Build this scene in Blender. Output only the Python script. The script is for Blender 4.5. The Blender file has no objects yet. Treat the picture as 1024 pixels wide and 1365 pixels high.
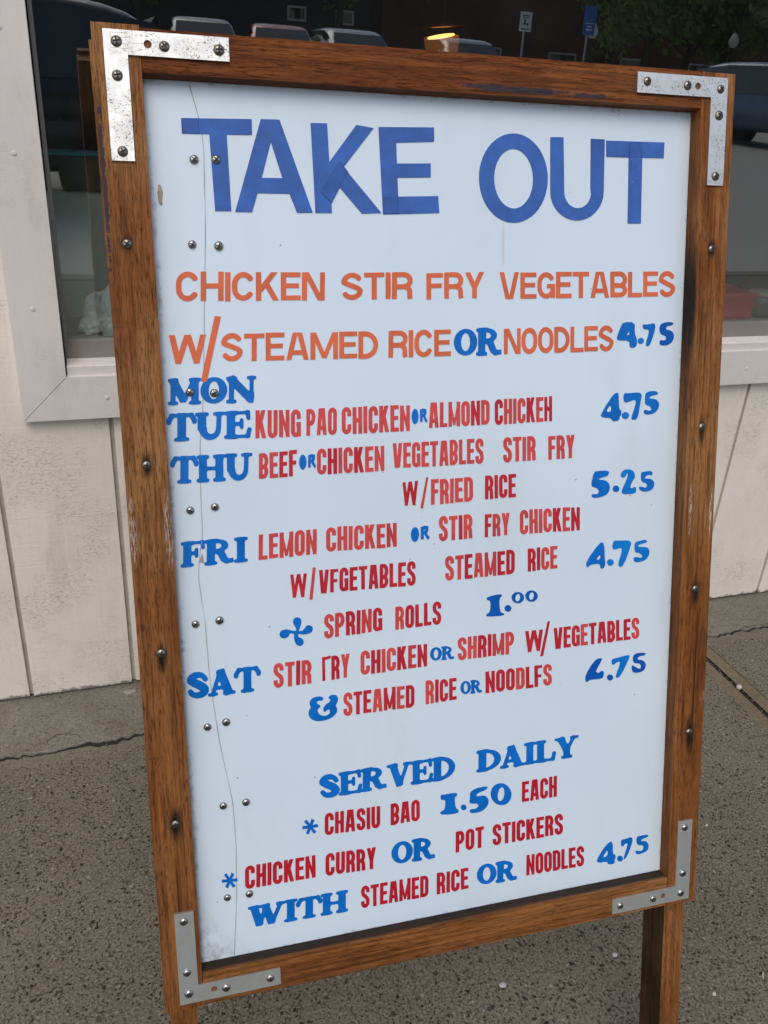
import bpy, bmesh, math, random
import numpy as np
from mathutils import Matrix, Vector, noise as mnoise
from mathutils.geometry import tessellate_polygon
C = bpy.context.scene
COL = C.collection
R = math.radians
# ---------------------------------------------------------------- camera, sky, sun, exposure
cam = bpy.data.objects.new('camera', bpy.data.cameras.new('camera')); COL.objects.link(cam)
right = Vector((0.94908, -0.30951, 0.05866)); fwd = Vector((0.30228, 0.84233, -0.44622)); up = Vector((0.08870, 0.44123, 0.89300))
cm = Matrix((right, up, -fwd)).transposed().to_4x4()
cm.translation = Vector((0, 0, 1.17912))
cam.matrix_world = cm
cam.data.sensor_fit = 'VERTICAL'; cam.data.sensor_height = 36.0; cam.data.lens = 36.0 * 1144.056 / 1365.0
cam.data.clip_start = 0.02; cam.data.clip_end = 500
C.camera = cam
SUN_EL, SUN_AZ = 52, 200      # azimuth measured clockwise from +Y (north); sun behind the photographer
world = bpy.data.worlds.new('World'); C.world = world; world.use_nodes = True
wn = world.node_tree.nodes; wl = world.node_tree.links
sky = wn.new('ShaderNodeTexSky'); sky.sky_type = 'NISHITA'; sky.sun_disc = False
sky.sun_elevation = R(SUN_EL); sky.sun_rotation = R(SUN_AZ); sky.air_density = 1.0; sky.dust_density = 2.5; sky.ozone_density = 1.0
wn['Background'].inputs['Strength'].default_value = 0.12
wl.new(sky.outputs['Color'], wn['Background'].inputs['Color'])
sun = bpy.data.objects.new('sun', bpy.data.lights.new('sun', 'SUN')); COL.objects.link(sun)
sun.data.energy = 0.6; sun.data.angle = R(40); sun.data.color = (1.0, 0.97, 0.93)
sd = Vector((math.sin(R(SUN_AZ)) * math.cos(R(SUN_EL)), math.cos(R(SUN_AZ)) * math.cos(R(SUN_EL)), math.sin(R(SUN_EL))))
sun.rotation_euler = sd.to_track_quat('Z', 'Y').to_euler(); sun.location = sd * 30
C.view_settings.view_transform = 'Standard'; C.view_settings.look = 'None'; C.view_settings.gamma = 1
C.view_settings.exposure = 0.45
C.cycles.max_bounces = 8; C.cycles.transparent_max_bounces = 12
rnd = random.Random(7)

# ---------------------------------------------------------------- helpers
def s2l(r, g, b):
    f = lambda c: (c / 255 / 12.92) if c / 255 <= .04045 else ((c / 255 + .055) / 1.055) ** 2.4
    return (f(r), f(g), f(b), 1)

class NT:
    """small node-graph writer for one material"""
    def __init__(s, name):
        s.m = bpy.data.materials.new(name); s.m.use_nodes = True
        s.t = s.m.node_tree; s.b = s.t.nodes['Principled BSDF']; s.tc = None
    def n(s, typ, **kw):
        nd = s.t.nodes.new(typ)
        for k, v in kw.items():
            if k.startswith('i_'):
                nd.inputs[k[2:].replace('_', ' ')].default_value = v
            else: setattr(nd, k, v)
        return nd
    def l(s, a, b): s.t.links.new(a, b)
    def obj(s, scale=(1, 1, 1), loc=(0, 0, 0), rot=(0, 0, 0), src=None):
        if s.tc is None: s.tc = s.n('ShaderNodeTexCoord')
        mp = s.n('ShaderNodeMapping'); mp.inputs['Scale'].default_value = scale
        mp.inputs['Location'].default_value = loc; mp.inputs['Rotation'].default_value = rot
        s.l(src or s.tc.outputs['Object'], mp.inputs['Vector']); return mp.outputs['Vector']
    def noise(s, vec, scale, detail=4, rough=.55, dist=0):
        nd = s.n('ShaderNodeTexNoise'); nd.inputs['Scale'].default_value = scale; nd.inputs['Detail'].default_value = detail
        nd.inputs['Roughness'].default_value = rough; nd.inputs['Distortion'].default_value = dist
        s.l(vec, nd.inputs['Vector']); return nd.outputs['Fac']
    def voro(s, vec, scale, feat='F1', rand=1.0):
        nd = s.n('ShaderNodeTexVoronoi', feature=feat); nd.inputs['Scale'].default_value = scale; nd.inputs['Randomness'].default_value = rand
        s.l(vec, nd.inputs['Vector']); return nd
    def mr(s, v, a, b, c=0., d=1., smooth=True):
        nd = s.n('ShaderNodeMapRange', interpolation_type='SMOOTHSTEP' if smooth else 'LINEAR')
        for i, x in enumerate((a, b, c, d)): nd.inputs[i + 1].default_value = x
        s.l(v, nd.inputs[0]); return nd.outputs[0]
    def math(s, op, a, b=None):
        nd = s.n('ShaderNodeMath', operation=op)
        for i, x in enumerate((a, b)):
            if x is None: continue
            if isinstance(x, (int, float)): nd.inputs[i].default_value = x
            else: s.l(x, nd.inputs[i])
        return nd.outputs[0]
    def mix(s, f, a, b, typ='MIX'):
        nd = s.n('ShaderNodeMix', data_type='RGBA', blend_type=typ)
        for sock, x in ((nd.inputs['Factor'], f), (nd.inputs['A'], a), (nd.inputs['B'], b)):
            if isinstance(x, (int, float)): sock.default_value = x
            elif isinstance(x, (tuple, list)): sock.default_value = tuple(x) if len(x) == 4 else tuple(x) + (1,)
            else: s.l(x, sock)
        return nd.outputs['Result']
    def bump(s, h, strength=.3, dist=.002, prev=None):
        nd = s.n('ShaderNodeBump'); nd.inputs['Strength'].default_value = strength; nd.inputs['Distance'].default_value = dist
        s.l(h, nd.inputs['Height'])
        if prev is not None: s.l(prev, nd.inputs['Normal'])
        s.l(nd.outputs['Normal'], s.b.inputs['Normal']); return nd.outputs['Normal']
    def set(s, **kw):
        for k, v in kw.items():
            k = {'col': 'Base Color', 'rough': 'Roughness', 'metal': 'Metallic', 'spec': 'Specular IOR Level', 'coat': 'Coat Weight',
                 'coatr': 'Coat Roughness', 'alpha': 'Alpha', 'trans': 'Transmission Weight', 'emit': 'Emission Color', 'estr': 'Emission Strength',
                 'sss': 'Subsurface Weight'}[k]
            if isinstance(v, (int, float, tuple, list)): s.b.inputs[k].default_value = (tuple(v) + (1,)) if isinstance(v, (tuple, list)) and len(v) == 3 else v
            else: s.l(v, s.b.inputs[k])
        return s.m

def plain(name, col, rough=.5, metal=0, var=.12, scale=20, **kw):
    k = NT(name); v = k.noise(k.obj(), scale, 5)
    c = tuple(col[:3])
    k.set(col=k.mix(v, tuple(x * (1 - var) for x in c), tuple(min(1, x * (1 + var)) for x in c)), rough=k.mr(v, .3, .7, max(0, rough - .06), min(1, rough + .06)), metal=metal, **kw)
    return k.m

def link(name, bm, mat, parent=None, smooth=False, M=None, bevel=0, seg=2):
    if bevel:
        bmesh.ops.bevel(bm, geom=[e for e in bm.edges if len(e.link_faces) == 2 and e.calc_face_angle(0) > .5], offset=bevel, segments=seg, affect='EDGES', profile=.5)
    bmesh.ops.recalc_face_normals(bm, faces=bm.faces)
    me = bpy.data.meshes.new(name); bm.to_mesh(me); bm.free()
    if smooth:
        for p in me.polygons: p.use_smooth = True
    if isinstance(mat, (list, tuple)):
        for m in mat: me.materials.append(m)
    else: me.materials.append(mat)
    o = bpy.data.objects.new(name, me); COL.objects.link(o)
    if parent is not None: o.parent = parent
    if M is not None: o.matrix_basis = M
    return o

def box(bm, x0, x1, y0, y1, z0, z1, mi=0):
    vs = [bm.verts.new((x, y, z)) for z in (z0, z1) for y in (y0, y1) for x in (x0, x1)]
    for f in ((0, 2, 3, 1), (4, 5, 7, 6), (0, 1, 5, 4), (2, 6, 7, 3), (0, 4, 6, 2), (1, 3, 7, 5)):
        bm.faces.new([vs[i] for i in f]).material_index = mi
    return vs

def bm_box(*a):
    bm = bmesh.new(); box(bm, *a); return bm

def prism(bm, loops, z0, z1, mi=0, sides=True):
    """fill an outline with holes and give it thickness z0..z1"""
    pts = [Vector((p[0], p[1], 0)) for l in loops for p in l]
    ar = lambda l: sum(a[0] * b[1] - b[0] * a[1] for a, b in zip(l, l[1:] + l[:1])) / 2
    As = sorted((abs(ar(list(l))) for l in loops), reverse=True); want = As[0] - sum(As[1:]) if len(loops) < 4 else None
    diag = max(p.x for p in pts) - min(p.x for p in pts); rj = random.Random(1)
    for attempt in range(12):
        q_ = [[Vector((p[0] + (rj.uniform(-1, 1) * 1e-4 * diag if attempt else 0), p[1] + (rj.uniform(-1, 1) * 1e-4 * diag if attempt else 0), 0)) for p in l] for l in loops]
        tris = tessellate_polygon(q_)
        got = sum(abs((pts[b] - pts[a]).cross(pts[c] - pts[a]).z) / 2 for a, b, c in tris)
        if want is None or abs(got - want) < .02 * want: break
    top = [bm.verts.new((p.x, p.y, z1)) for p in pts]
    bot = [bm.verts.new((p.x, p.y, z0)) for p in pts]
    for t in tris:
        try:
            bm.faces.new([top[i] for i in t]).material_index = mi
            bm.faces.new([bot[i] for i in reversed(t)]).material_index = mi
        except ValueError: pass
    k = 0
    for l in loops:
        n = len(l)
        for i in range(n):
            a, b = k + i, k + (i + 1) % n
            try: bm.faces.new((bot[a], bot[b], top[b], top[a])).material_index = mi
            except ValueError: pass
        k += n

def lathe(bm, prof, seg=16, axis='z', mi=0, org=(0, 0, 0)):
    rings = []
    for r, h in prof:
        ring = []
        for i in range(seg):
            a = 2 * math.pi * i / seg
            p = (r * math.cos(a), r * math.sin(a), h)
            if axis == 'y': p = (p[0], h, p[1])
            if axis == 'x': p = (h, p[0], p[1])
            ring.append(bm.verts.new((p[0] + org[0], p[1] + org[1], p[2] + org[2])))
        rings.append(ring)
    for a, b in zip(rings, rings[1:]):
        for i in range(seg):
            j = (i + 1) % seg
            bm.faces.new((a[i], a[j], b[j], b[i])).material_index = mi
    for ring in (rings[0], rings[-1]):
        bm.faces.new(ring).material_index = mi

def tag(o, label, cat, group=None, kind=None):
    if label: o['label'] = label
    if cat: o['category'] = cat
    if group: o['group'] = group
    if kind: o['kind'] = kind
    return o

def struct(o):
    o['kind'] = 'structure'; return o

def empty(name, loc, label, cat, group=None, rotz=0):
    o = bpy.data.objects.new(name, None); COL.objects.link(o); o.location = loc; o.rotation_euler = (0, 0, rotz)
    o.empty_display_size = .1
    return tag(o, label, cat, group)

# ================================================================= SETTING: ground, paving
def concrete(name, base, pits=1.0, warm=(.155, .126, .085)):
    k = NT(name); v = k.obj()
    big = k.noise(v, 2.2, 4, .6); mid = k.noise(v, 11, 5, .6); fine = k.noise(v, 230, 5, .78); finer = k.noise(k.obj(loc=(5, 2, 0)), 430, 3, .8)
    c = k.mix(k.mr(big, .3, .7), tuple(x * 1.06 for x in base), tuple(x * .78 for x in base))
    c = k.mix(k.mr(mid, .42, .72, 0, .55), c, warm)
    # sand grains: light and dark speckle at two sizes
    c = k.mix(k.mr(fine, .50, .66, 0, .75 * pits + .15), c, tuple(x * 1.9 for x in base))
    c = k.mix(k.mr(fine, .36, .49, .85 * pits + .1, 0), c, tuple(x * .28 for x in base))
    c = k.mix(k.mr(finer, .54, .66, 0, .40 * pits), c, tuple(x * .40 for x in base))
    c = k.mix(k.mr(finer, .36, .44, .35 * pits, 0), c, tuple(x * 1.8 for x in base))
    # open pits of uneven size
    warp = k.n('ShaderNodeVectorMath', operation='ADD'); nz = k.n('ShaderNodeTexNoise'); nz.inputs['Scale'].default_value = 150
    sc = k.n('ShaderNodeVectorMath', operation='SCALE'); sc.inputs['Scale'].default_value = .010
    k.l(v, nz.inputs['Vector']); k.l(nz.outputs['Color'], sc.inputs[0]); k.l(v, warp.inputs[0]); k.l(sc.outputs[0], warp.inputs[1])
    tot = None
    for scale, thr, lim in ((95, .70, .30), (170, .62, .34), (260, .60, .36), (55, .93, .24)):
        vo = k.voro(warp.outputs[0], scale); sp = k.n('ShaderNodeSeparateColor'); k.l(vo.outputs['Color'], sp.inputs['Color'])
        p = k.math('MULTIPLY', k.mr(vo.outputs['Distance'], lim * .55, lim * 1.25, 1, 0), k.mr(sp.outputs['Green'], thr, thr + .12, 0, 1))
        tot = p if tot is None else k.math('MAXIMUM', tot, p)
    tot = k.math('MULTIPLY', tot, k.mr(mid, .30, .52, .35, 1))
    c = k.mix(k.math('MULTIPLY', tot, .92 * pits), c, (.012, .011, .009))
    vo = k.voro(k.obj(loc=(1, 4, 0)), 60); sp = k.n('ShaderNodeSeparateColor'); k.l(vo.outputs['Color'], sp.inputs['Color'])
    fl = k.math('MULTIPLY', k.mr(vo.outputs['Distance'], .10, .20, 1, 0), k.mr(sp.outputs['Blue'], .96, .97, 0, .6 * pits))
    c = k.mix(fl, c, (.36, .34, .30))
    h = k.math('SUBTRACT', k.math('MULTIPLY', fine, .8), k.math('MULTIPLY', tot, 1.2))
    k.bump(h, .6, .0025)
    return k.set(col=c, rough=.9, spec=.25)
M_WALK = concrete('sidewalk_concrete', (.172, .152, .110))
M_STRIP = concrete('foundation_concrete', (.225, .206, .160), pits=.35)
M_EDGE = concrete('tooled_edge_concrete', (.195, .155, .098), pits=.3)
M_DIRT = plain('joint_dirt', (.020, .017, .013), .95, var=.5, scale=120)
k = NT('asphalt'); v = k.obj()
M_ASPH = k.set(col=k.mix(k.noise(v, 90, 5, .7), (.29, .27, .23), (.46, .43, .37)), rough=.9)
k = NT('soil'); M_SOIL = k.set(col=k.mix(k.noise(k.obj(), 3, 6), (.09, .085, .06), (.13, .13, .08)), rough=1)

def jag(x, seed, amp=.006):
    return amp * (1.4 * mnoise.noise((x * 9 + seed, seed, 0)) + .8 * mnoise.noise((x * 31, seed * 2, 5)) + .5 * mnoise.noise((x * 90, seed, 9)))
def crack_y(x): return 1.3835 + .0185 * (x + .2)
def sheet(name, x0, x1, yfront, yback, mat, z=0, step=.006, skirt=.02):
    """a slab whose long edges follow functions of x"""
    bm = bmesh.new(); n = max(2, int((x1 - x0) / step)); prev = None
    for i in range(n + 1):
        x = x0 + (x1 - x0) * i / n; a, b = yfront(x), yback(x)
        row = [bm.verts.new((x, a, z - skirt)), bm.verts.new((x, a, z - .0015)), bm.verts.new((x, a + .0025, z)), bm.verts.new((x, b - .0025, z)), bm.verts.new((x, b, z - .0015)), bm.verts.new((x, b, z - skirt))]
        if prev:
            for q in range(5): bm.faces.new((prev[q], row[q], row[q + 1], prev[q + 1]))
        prev = row
    return struct(link(name, bm, mat))
bm = bmesh.new()      # dark bed under the joints, out to the kerb
box(bm, -30, 30, -2.55, 1.9, -.3, -.0215); struct(link('ground', bm, M_DIRT))
JX = 1.318
M_MORTAR = concrete('mortar_concrete', (.195, .172, .128), pits=.45)
def gap(x): return .0040 + .015 * max(0, mnoise.noise((x * 9, 4, 1)) + .2) + .006 * abs(mnoise.noise((x * 55, 1, 7)))
def cy(x): return crack_y(x) + jag(x, 3, .0085) + .004 * mnoise.noise((x * 70, 6, 2))
def fy_(x): return cy(x) - gap(x) - .030 - .012 * mnoise.noise((x * 6, 9, 3)) - .004 * mnoise.noise((x * 45, 2, 3))
for nm, x0, x1 in (('sidewalk', -.9, JX - .006), ('sidewalk', JX + .006, 2.9)):
    e0 = .032
    lo = lambda x: -1.2
    if x1 < 2: sheet(nm, x0, x1 - e0, lo, fy_, M_WALK); sheet('sidewalk_edge', x1 - e0, x1, lo, fy_, M_EDGE, z=-.0012)
    else: sheet(nm, x0 + e0, x1, lo, fy_, M_WALK); sheet('sidewalk_edge', x0, x0 + e0, lo, fy_, M_EDGE, z=-.0012)
    sheet('mortar_band', x0, x1, lambda x: fy_(x) + .0004, lambda x: cy(x) - gap(x), M_MORTAR, z=-.0008)
sheet('foundation_strip', -.9, 2.9, cy, lambda x: 1.62, M_STRIP, z=.001)
bm = bmesh.new(); pr = None                                   # dirt packed in the crack and the joint
for i in range(400):
    x = -.9 + 3.8 * i / 399; zz = -.0035 + .0018 * mnoise.noise((x * 60, 0, 0))
    q = [bm.verts.new((x, cy(x) - .03, zz)), bm.verts.new((x, cy(x) + .012, zz))]
    if pr: bm.faces.new((pr[0], q[0], q[1], pr[1]))
    pr = q
pr = None
for i in range(300):
    y = -1.2 + 2.57 * i / 299; zz = -.0042 + .0022 * mnoise.noise((y * 50, 3, 0))
    q = [bm.verts.new((JX - .009, y, zz)), bm.verts.new((JX + .009, y, zz - .0015))]
    if pr: bm.faces.new((pr[0], q[0], q[1], pr[1]))
    pr = q
for path in ([(-.154, 1.394), (-.156, 1.408), (-.140, 1.422), (-.118, 1.420), (-.10, 1.412), (-.094, 1.399)], [(.012, 1.384), (.016, 1.397), (.030, 1.401), (.045, 1.398), (.07, 1.402), (.085, 1.392)], [(-.215, 1.380), (-.20, 1.392), (-.185, 1.388)], [(1.47, 1.408), (1.50, 1.421), (1.56, 1.419), (1.62, 1.409)], [(-.118, 1.420), (-.109, 1.432)]):
    pr = None; N_ = 40
    for i in range(N_ + 1):
        t_ = i / N_ * (len(path) - 1); a = min(int(t_), len(path) - 2); f = t_ - a
        x = path[a][0] * (1 - f) + path[a + 1][0] * f + .0022 * mnoise.noise((t_ * 9, path[0][0] * 9, 0)); y = path[a][1] * (1 - f) + path[a + 1][1] * f + .0025 * mnoise.noise((t_ * 9, path[0][0] * 9, 7))
        w_ = .0004 + .0008 * abs(mnoise.noise((t_ * 7, 3, path[0][1] * 50)))
        q = [bm.verts.new((x, y - w_, .0022)), bm.verts.new((x + w_ * .5, y + w_, .0022))]
        if pr: bm.faces.new((pr[0], q[0], q[1], pr[1]))
        pr = q
o = link('joint_dirt', bm, M_DIRT); o['kind'] = 'stuff'
# crumbs and leaf bits lying in the joint and along the wall
M_CRUMB = plain('crumbs', (.13, .105, .07), .9, var=.7, scale=150); bm = bmesh.new(); rc = random.Random(3)
for i in range(260):
    if i < 120: x, y, zz = JX + rc.gauss(0, .0055), rc.uniform(.75, 1.36), -.0025
    elif i < 200: x = rc.uniform(-.3, 1.9); y, zz = cy(x) - gap(x) * .5 + rc.gauss(0, .004), -.002
    else: x = rc.uniform(-.3, 1.9); y, zz = 1.548 - abs(rc.gauss(0, .007)), .002
    a = rc.uniform(.0009, .0028); b_ = rc.uniform(.4, 1.6)
    d = [Vector((a * b_ * math.cos(t_), a * math.sin(t_), 0)) for t_ in (0, 1.3, 2.6, 3.9, 5.2)]; rot = Matrix.Rotation(rc.uniform(0, 6.28), 3, 'Z')
    top = bm.verts.new((x, y, zz + a * .8)); ring = [bm.verts.new(Vector((x, y, zz)) + rot @ q) for q in d]
    for q in range(5): bm.faces.new((ring[q], ring[(q + 1) % 5], top))
o = link('debris', bm, M_CRUMB); o['kind'] = 'stuff'
bm = bmesh.new()
for x0, x1 in ((-30, -.91), (2.91, 30)): box(bm, x0, x1, -1.19, 1.62, -.1, .0)
box(bm, -30, 30, -2.4, -1.21, -.1, 0)
struct(link('sidewalk', bm, M_WALK))
struct(link('kerb', bm_box(-30, 30, -2.56, -2.41, -.3, .006), M_STRIP, bevel=.015))
# the parking lot climbs gently away from the kerb
bm = bmesh.new(); ys = (-2.56, -4, -9, -14, -19, -24, -34); zs = (-.12, -.12, 0.05, .32, .55, .68, .8); pr = None
for y, z in zip(ys, zs):
    r_ = [bm.verts.new((x, y, z)) for x in (-45, 45)]
    if pr: bm.faces.new((pr[0], pr[1], r_[1], r_[0]))
    pr = r_
struct(link('road', bm, M_ASPH))
def lot_z(y): return float(np.interp(-y, [-q for q in ys], zs))
bm = bmesh.new(); box(bm, -300, 300, -300, -34, -.5, .8); box(bm, -300, -45, -34, 300, -.6, -.35); box(bm, 45, 300, -34, 300, -.6, -.35); box(bm, -45, 45, 12, 300, -.6, -.35)
struct(link('ground', bm, M_SOIL))
M_PAINT = plain('white_road_paint', (.75, .74, .70), .8, var=.2, scale=60)
for i in range(11):
    x = -13 + i * 2.9; bm = bmesh.new()
    v4 = [bm.verts.new((x + dx, y, lot_z(y) + .006)) for y in (-19, -23.9) for dx in (0, .1)]
    bm.faces.new((v4[0], v4[1], v4[3], v4[2])); struct(link('road_marking', bm, M_PAINT))

# joint litter and small pale flecks on the pavement
M_LITTER = plain('litter', (.5, .48, .44), .8)
def pebble(name, x, y, sx, sy, sz, mat, lab, cat='litter', grp=None, rz=0):
    bm = bmesh.new(); bmesh.ops.create_icosphere(bm, subdivisions=2, radius=1)
    for v_ in bm.verts:
        f = 1 + .35 * mnoise.noise(v_.co * 1.7 + Vector((x * 7, y * 5, 0)))
        v_.co = Vector((v_.co.x * sx * f, v_.co.y * sy * f, v_.co.z * sz * f))
    o = link(name, bm, mat, None, True); o.location = (x, y, sz * .55); o.rotation_euler[2] = rz
    return tag(o, lab, cat, grp)

# ================================================================= BUILDING
build = empty('restaurant_building', (.6, 1.55, 0), 'low restaurant building with cream painted vertical board siding and a large window', 'building')
BI = Matrix.Translation((-.6, -1.55, 0))
def bpart(name, bm, mat, parent=build, bevel=0, smooth=False):
    return link(name, bm, mat, parent, smooth, BI if parent is build else Matrix.Identity(4), bevel)
def paint(name, col, groove=False, crackle=1.0, rough=.6):
    k = NT(name); v = k.obj()
    big = k.noise(v, 2.5, 4, .6)
    streak = k.noise(k.obj((60, 60, 2.2)), 3, 5, .65); saw = k.noise(k.obj((4, 4, 85)), 3, 4, .6)
    grime = k.noise(k.obj((9, 9, 3)), 1.5, 6, .7)
    c = k.mix(k.mr(big, .3, .7), col, tuple(x * .9 for x in col))
    c = k.mix(k.mr(grime, .5, .78, 0, .35), c, (.33, .29, .24))
    c = k.mix(k.mr(streak, .35, .7, 0, .22 if groove else .10), c, tuple(x * .80 for x in col))
    # fine dark checks where the paint has opened
    ck = k.noise(k.obj((70, 70, 420)), 2.2, 3, .6); msk = k.noise(v, 7, 4, .6)
    f = k.math('MULTIPLY', k.mr(ck, .57, .64), k.mr(msk, .46, .62, 0, .5 * crackle))
    ck2 = k.noise(k.obj((380, 380, 60)), 2.0, 2, .5)
    f2 = k.math('MULTIPLY', k.mr(ck2, .62, .69), k.mr(msk, .35, .55, .4 * crackle, 0))
    c = k.mix(f, c, (.17, .14, .11)); c = k.mix(f2, c, (.22, .19, .15))
    if groove:       # splash dirt along the bottom edge of the boards
        sp = k.n('ShaderNodeSeparateXYZ'); k.l(k.tc.outputs['Object'], sp.inputs[0])
        edge = k.math('ADD', sp.outputs['Z'], k.math('MULTIPLY', k.noise(k.obj((45, 45, 45)), 1, 6, .7), -.05))
        c = k.mix(k.mr(edge, -.018, -.010, .8, 0), c, (.10, .085, .065))
    h = k.math('ADD', k.math('MULTIPLY', streak, .7), k.math('MULTIPLY', saw, .8 if groove else .1))
    h = k.math('SUBTRACT', h, k.math('MULTIPLY', f, 1.5))
    k.bump(h, .5 if groove else .25, .002)
    return k.set(col=c, rough=rough, spec=.3)
M_SIDE = paint('siding_paint', (.86, .785, .675), True)
M_TRIM = paint('trim_paint', (.76, .70, .635), crackle=.35)
M_SASH = paint('sash_paint', (.235, .215, .19), crackle=1.0)
M_GROOVE = plain('groove_paint', (.46, .41, .35), .8, var=.35, scale=60)
M_GAP = plain('groove_dark', (.10, .085, .07), .9, var=.4, scale=80)
ZB, ZT = .612, 2.30      # outer trim rectangle, z
X0, X1 = -.130, 3.10     # outer trim rectangle, x
# siding boards: each board a box; the grooves between them are real recesses
bm = bmesh.new()
xs0 = .0155 - 20 * .2032
for i in range(55):
    a = xs0 + i * .2032 + .0042; b = a + .2032 - .0084
    zb = rnd.uniform(.004, .009)
    for (za, zb_) in ((zb, ZB + .02), (ZT - .02, 3.05)) if (b > X0 + .03 and a < X1 - .03) else ((zb, 3.05),):
        box(bm, a, b, 1.55, 1.566, za, zb_)
    if a < X0 + .03 < b: box(bm, a, X0 + .03, 1.55, 1.566, ZB + .0201, ZT - .0201)
    if a < X1 - .03 < b: box(bm, X1 - .03, b, 1.55, 1.566, ZB + .0201, ZT - .0201)
bpart('wall_siding', bm, M_SIDE, bevel=.0025)
bm = bmesh.new()
box(bm, -4.1, X0 + .06, 1.5585, 1.60, .006, 3.1); box(bm, X1 - .06, 7.1, 1.5585, 1.60, .006, 3.1)
box(bm, X0 + .06, X1 - .06, 1.5585, 1.60, .006, ZB + .06); box(bm, X0 + .06, X1 - .06, 1.5585, 1.60, ZT - .06, 3.1)
bpart('wall_backing', bm, M_GROOVE)
# window with mitred trim boards
win = bpy.data.objects.new('window', None); COL.objects.link(win); win.parent = build; win.matrix_basis = BI
TI = .0780               # trim width
def mitre(p):
    bm = bmesh.new(); prism(bm, [p], 0, .020); 
    for v_ in bm.verts: v_.co = Vector((v_.co.x, 1.550 - v_.co.z, v_.co.y))
    return bm
g = .0007
for p in ([(X0, ZB), (X1, ZB), (X1 - TI, ZB + TI), (X0 + TI, ZB + TI)], [(X0, ZT), (X1, ZT), (X1 - TI, ZT - TI), (X0 + TI, ZT - TI)],
          [(X0, ZB + g * 2), (X0 + TI - g, ZB + TI + g), (X0 + TI - g, ZT - TI - g), (X0, ZT - g * 2)], [(X1, ZB + g * 2), (X1 - TI + g, ZB + TI + g), (X1 - TI + g, ZT - TI - g), (X1, ZT - g * 2)]):
    link('trim', mitre(p), M_TRIM, win, False, None, .0012)
for nx, nz in ((-.093, .81), (-.092, 1.05), (.012, .650), (-.091, 1.22), (.36, .652), (1.40, .648)):
    bm = bmesh.new(); lathe(bm, [(.0042, 1.5299), (.0042, 1.5294), (.0036, 1.5290), (.0004, 1.5291)], 14, 'y', 0, (nx, 0, nz)); link('nail_head', bm, M_TRIM, win, True)
XA, XB, ZA, ZC = X0 + TI, X1 - TI, ZB + TI, ZT - TI
bm = bmesh.new(); box(bm, XA + .0015, XB - .0015, 1.536, 1.600, ZA - .02, ZA + .0185)
bmesh.ops.rotate(bm, verts=bm.verts, cent=(0, 1.536, ZA), matrix=Matrix.Rotation(R(2), 3, 'X'))
link('sill', bm, M_TRIM, win, False, None, .002)
YG = 1.588
bm = bmesh.new(); box(bm, XA + .001, XB - .001, YG - .012, YG + .018, ZA + .0165, ZA + .051)
box(bm, XA + .001, XA + .007, YG - .012, YG + .018, ZA + .0515, ZC); box(bm, XB - .007, XB - .001, YG - .012, YG + .018, ZA + .0515, ZC)
box(bm, XA + .0075, XB - .0075, YG - .012, YG + .018, ZC - .03, ZC)
link('sash', bm, M_SASH, win, False, None, .0015)
# glass: thin real pane, mirror by angle + clear
k = NT('window_glass'); t = k.t; t.nodes.remove(k.b)
lw = k.n('ShaderNodeLayerWeight'); lw.inputs['Blend'].default_value = .5
f5 = k.math('POWER', lw.outputs['Facing'], 5.0); fr = k.math('ADD', k.math('MULTIPLY', f5, .93), .17)
tr = k.n('ShaderNodeBsdfTransparent'); tr.inputs['Color'].default_value = (.88, .92, .89, 1)
gl = k.n('ShaderNodeBsdfGlossy'); gl.inputs['Roughness'].default_value = 0.0; gl.inputs['Color'].default_value = (1, 1, 1, 1)
wob = k.n('ShaderNodeBump'); wob.inputs['Strength'].default_value = .02; wob.inputs['Distance'].default_value = .002
k.l(k.noise(k.obj(), 2.5, 2), wob.inputs['Height']); k.l(wob.outputs['Normal'], gl.inputs['Normal'])
mx = k.n('ShaderNodeMixShader'); k.l(fr, mx.inputs['Fac']); k.l(tr.outputs[0], mx.inputs[1]); k.l(gl.outputs[0], mx.inputs[2])
df = k.n('ShaderNodeBsdfDiffuse'); df.inputs['Color'].default_value = (.5, .5, .48, 1)      # dusty film, thicker low down
sp = k.n('ShaderNodeSeparateXYZ'); k.l(k.tc.outputs['Object'], sp.inputs[0])
dust = k.math('MULTIPLY', k.mr(k.noise(k.obj((3, 3, 3)), 2, 6, .7), .3, .8, .25, 1), k.mr(sp.outputs['Z'], .72, .98, .09, .012))
mx2 = k.n('ShaderNodeMixShader'); k.l(dust, mx2.inputs['Fac']); k.l(mx.outputs[0], mx2.inputs[1]); k.l(df.outputs[0], mx2.inputs[2])
k.l(mx2.outputs[0], t.nodes['Material Output'].inputs['Surface'])
bm = bmesh.new(); box(bm, XA + .007, XB - .007, YG, YG + .005, ZA + .05, ZC - .03)
link('glass', bm, k.m, win)
# dark dining room behind the glass
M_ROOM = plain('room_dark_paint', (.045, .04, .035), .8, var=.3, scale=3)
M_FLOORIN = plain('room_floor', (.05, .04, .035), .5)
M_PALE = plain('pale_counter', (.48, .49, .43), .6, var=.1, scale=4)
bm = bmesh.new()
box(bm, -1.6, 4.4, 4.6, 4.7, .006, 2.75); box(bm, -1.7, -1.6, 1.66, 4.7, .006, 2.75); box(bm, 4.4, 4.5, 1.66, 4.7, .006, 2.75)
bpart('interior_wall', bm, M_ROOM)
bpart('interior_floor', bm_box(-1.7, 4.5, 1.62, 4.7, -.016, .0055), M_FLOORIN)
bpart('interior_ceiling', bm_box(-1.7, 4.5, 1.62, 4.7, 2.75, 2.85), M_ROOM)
bm = bmesh.new(); box(bm, XA - .02, XB, 1.612, 1.83, ZA + .012, ZA + .030)
link('window_ledge', bm, plain('ledge_paint', (.16, .165, .145), .6), win, False, None, .003)
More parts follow.
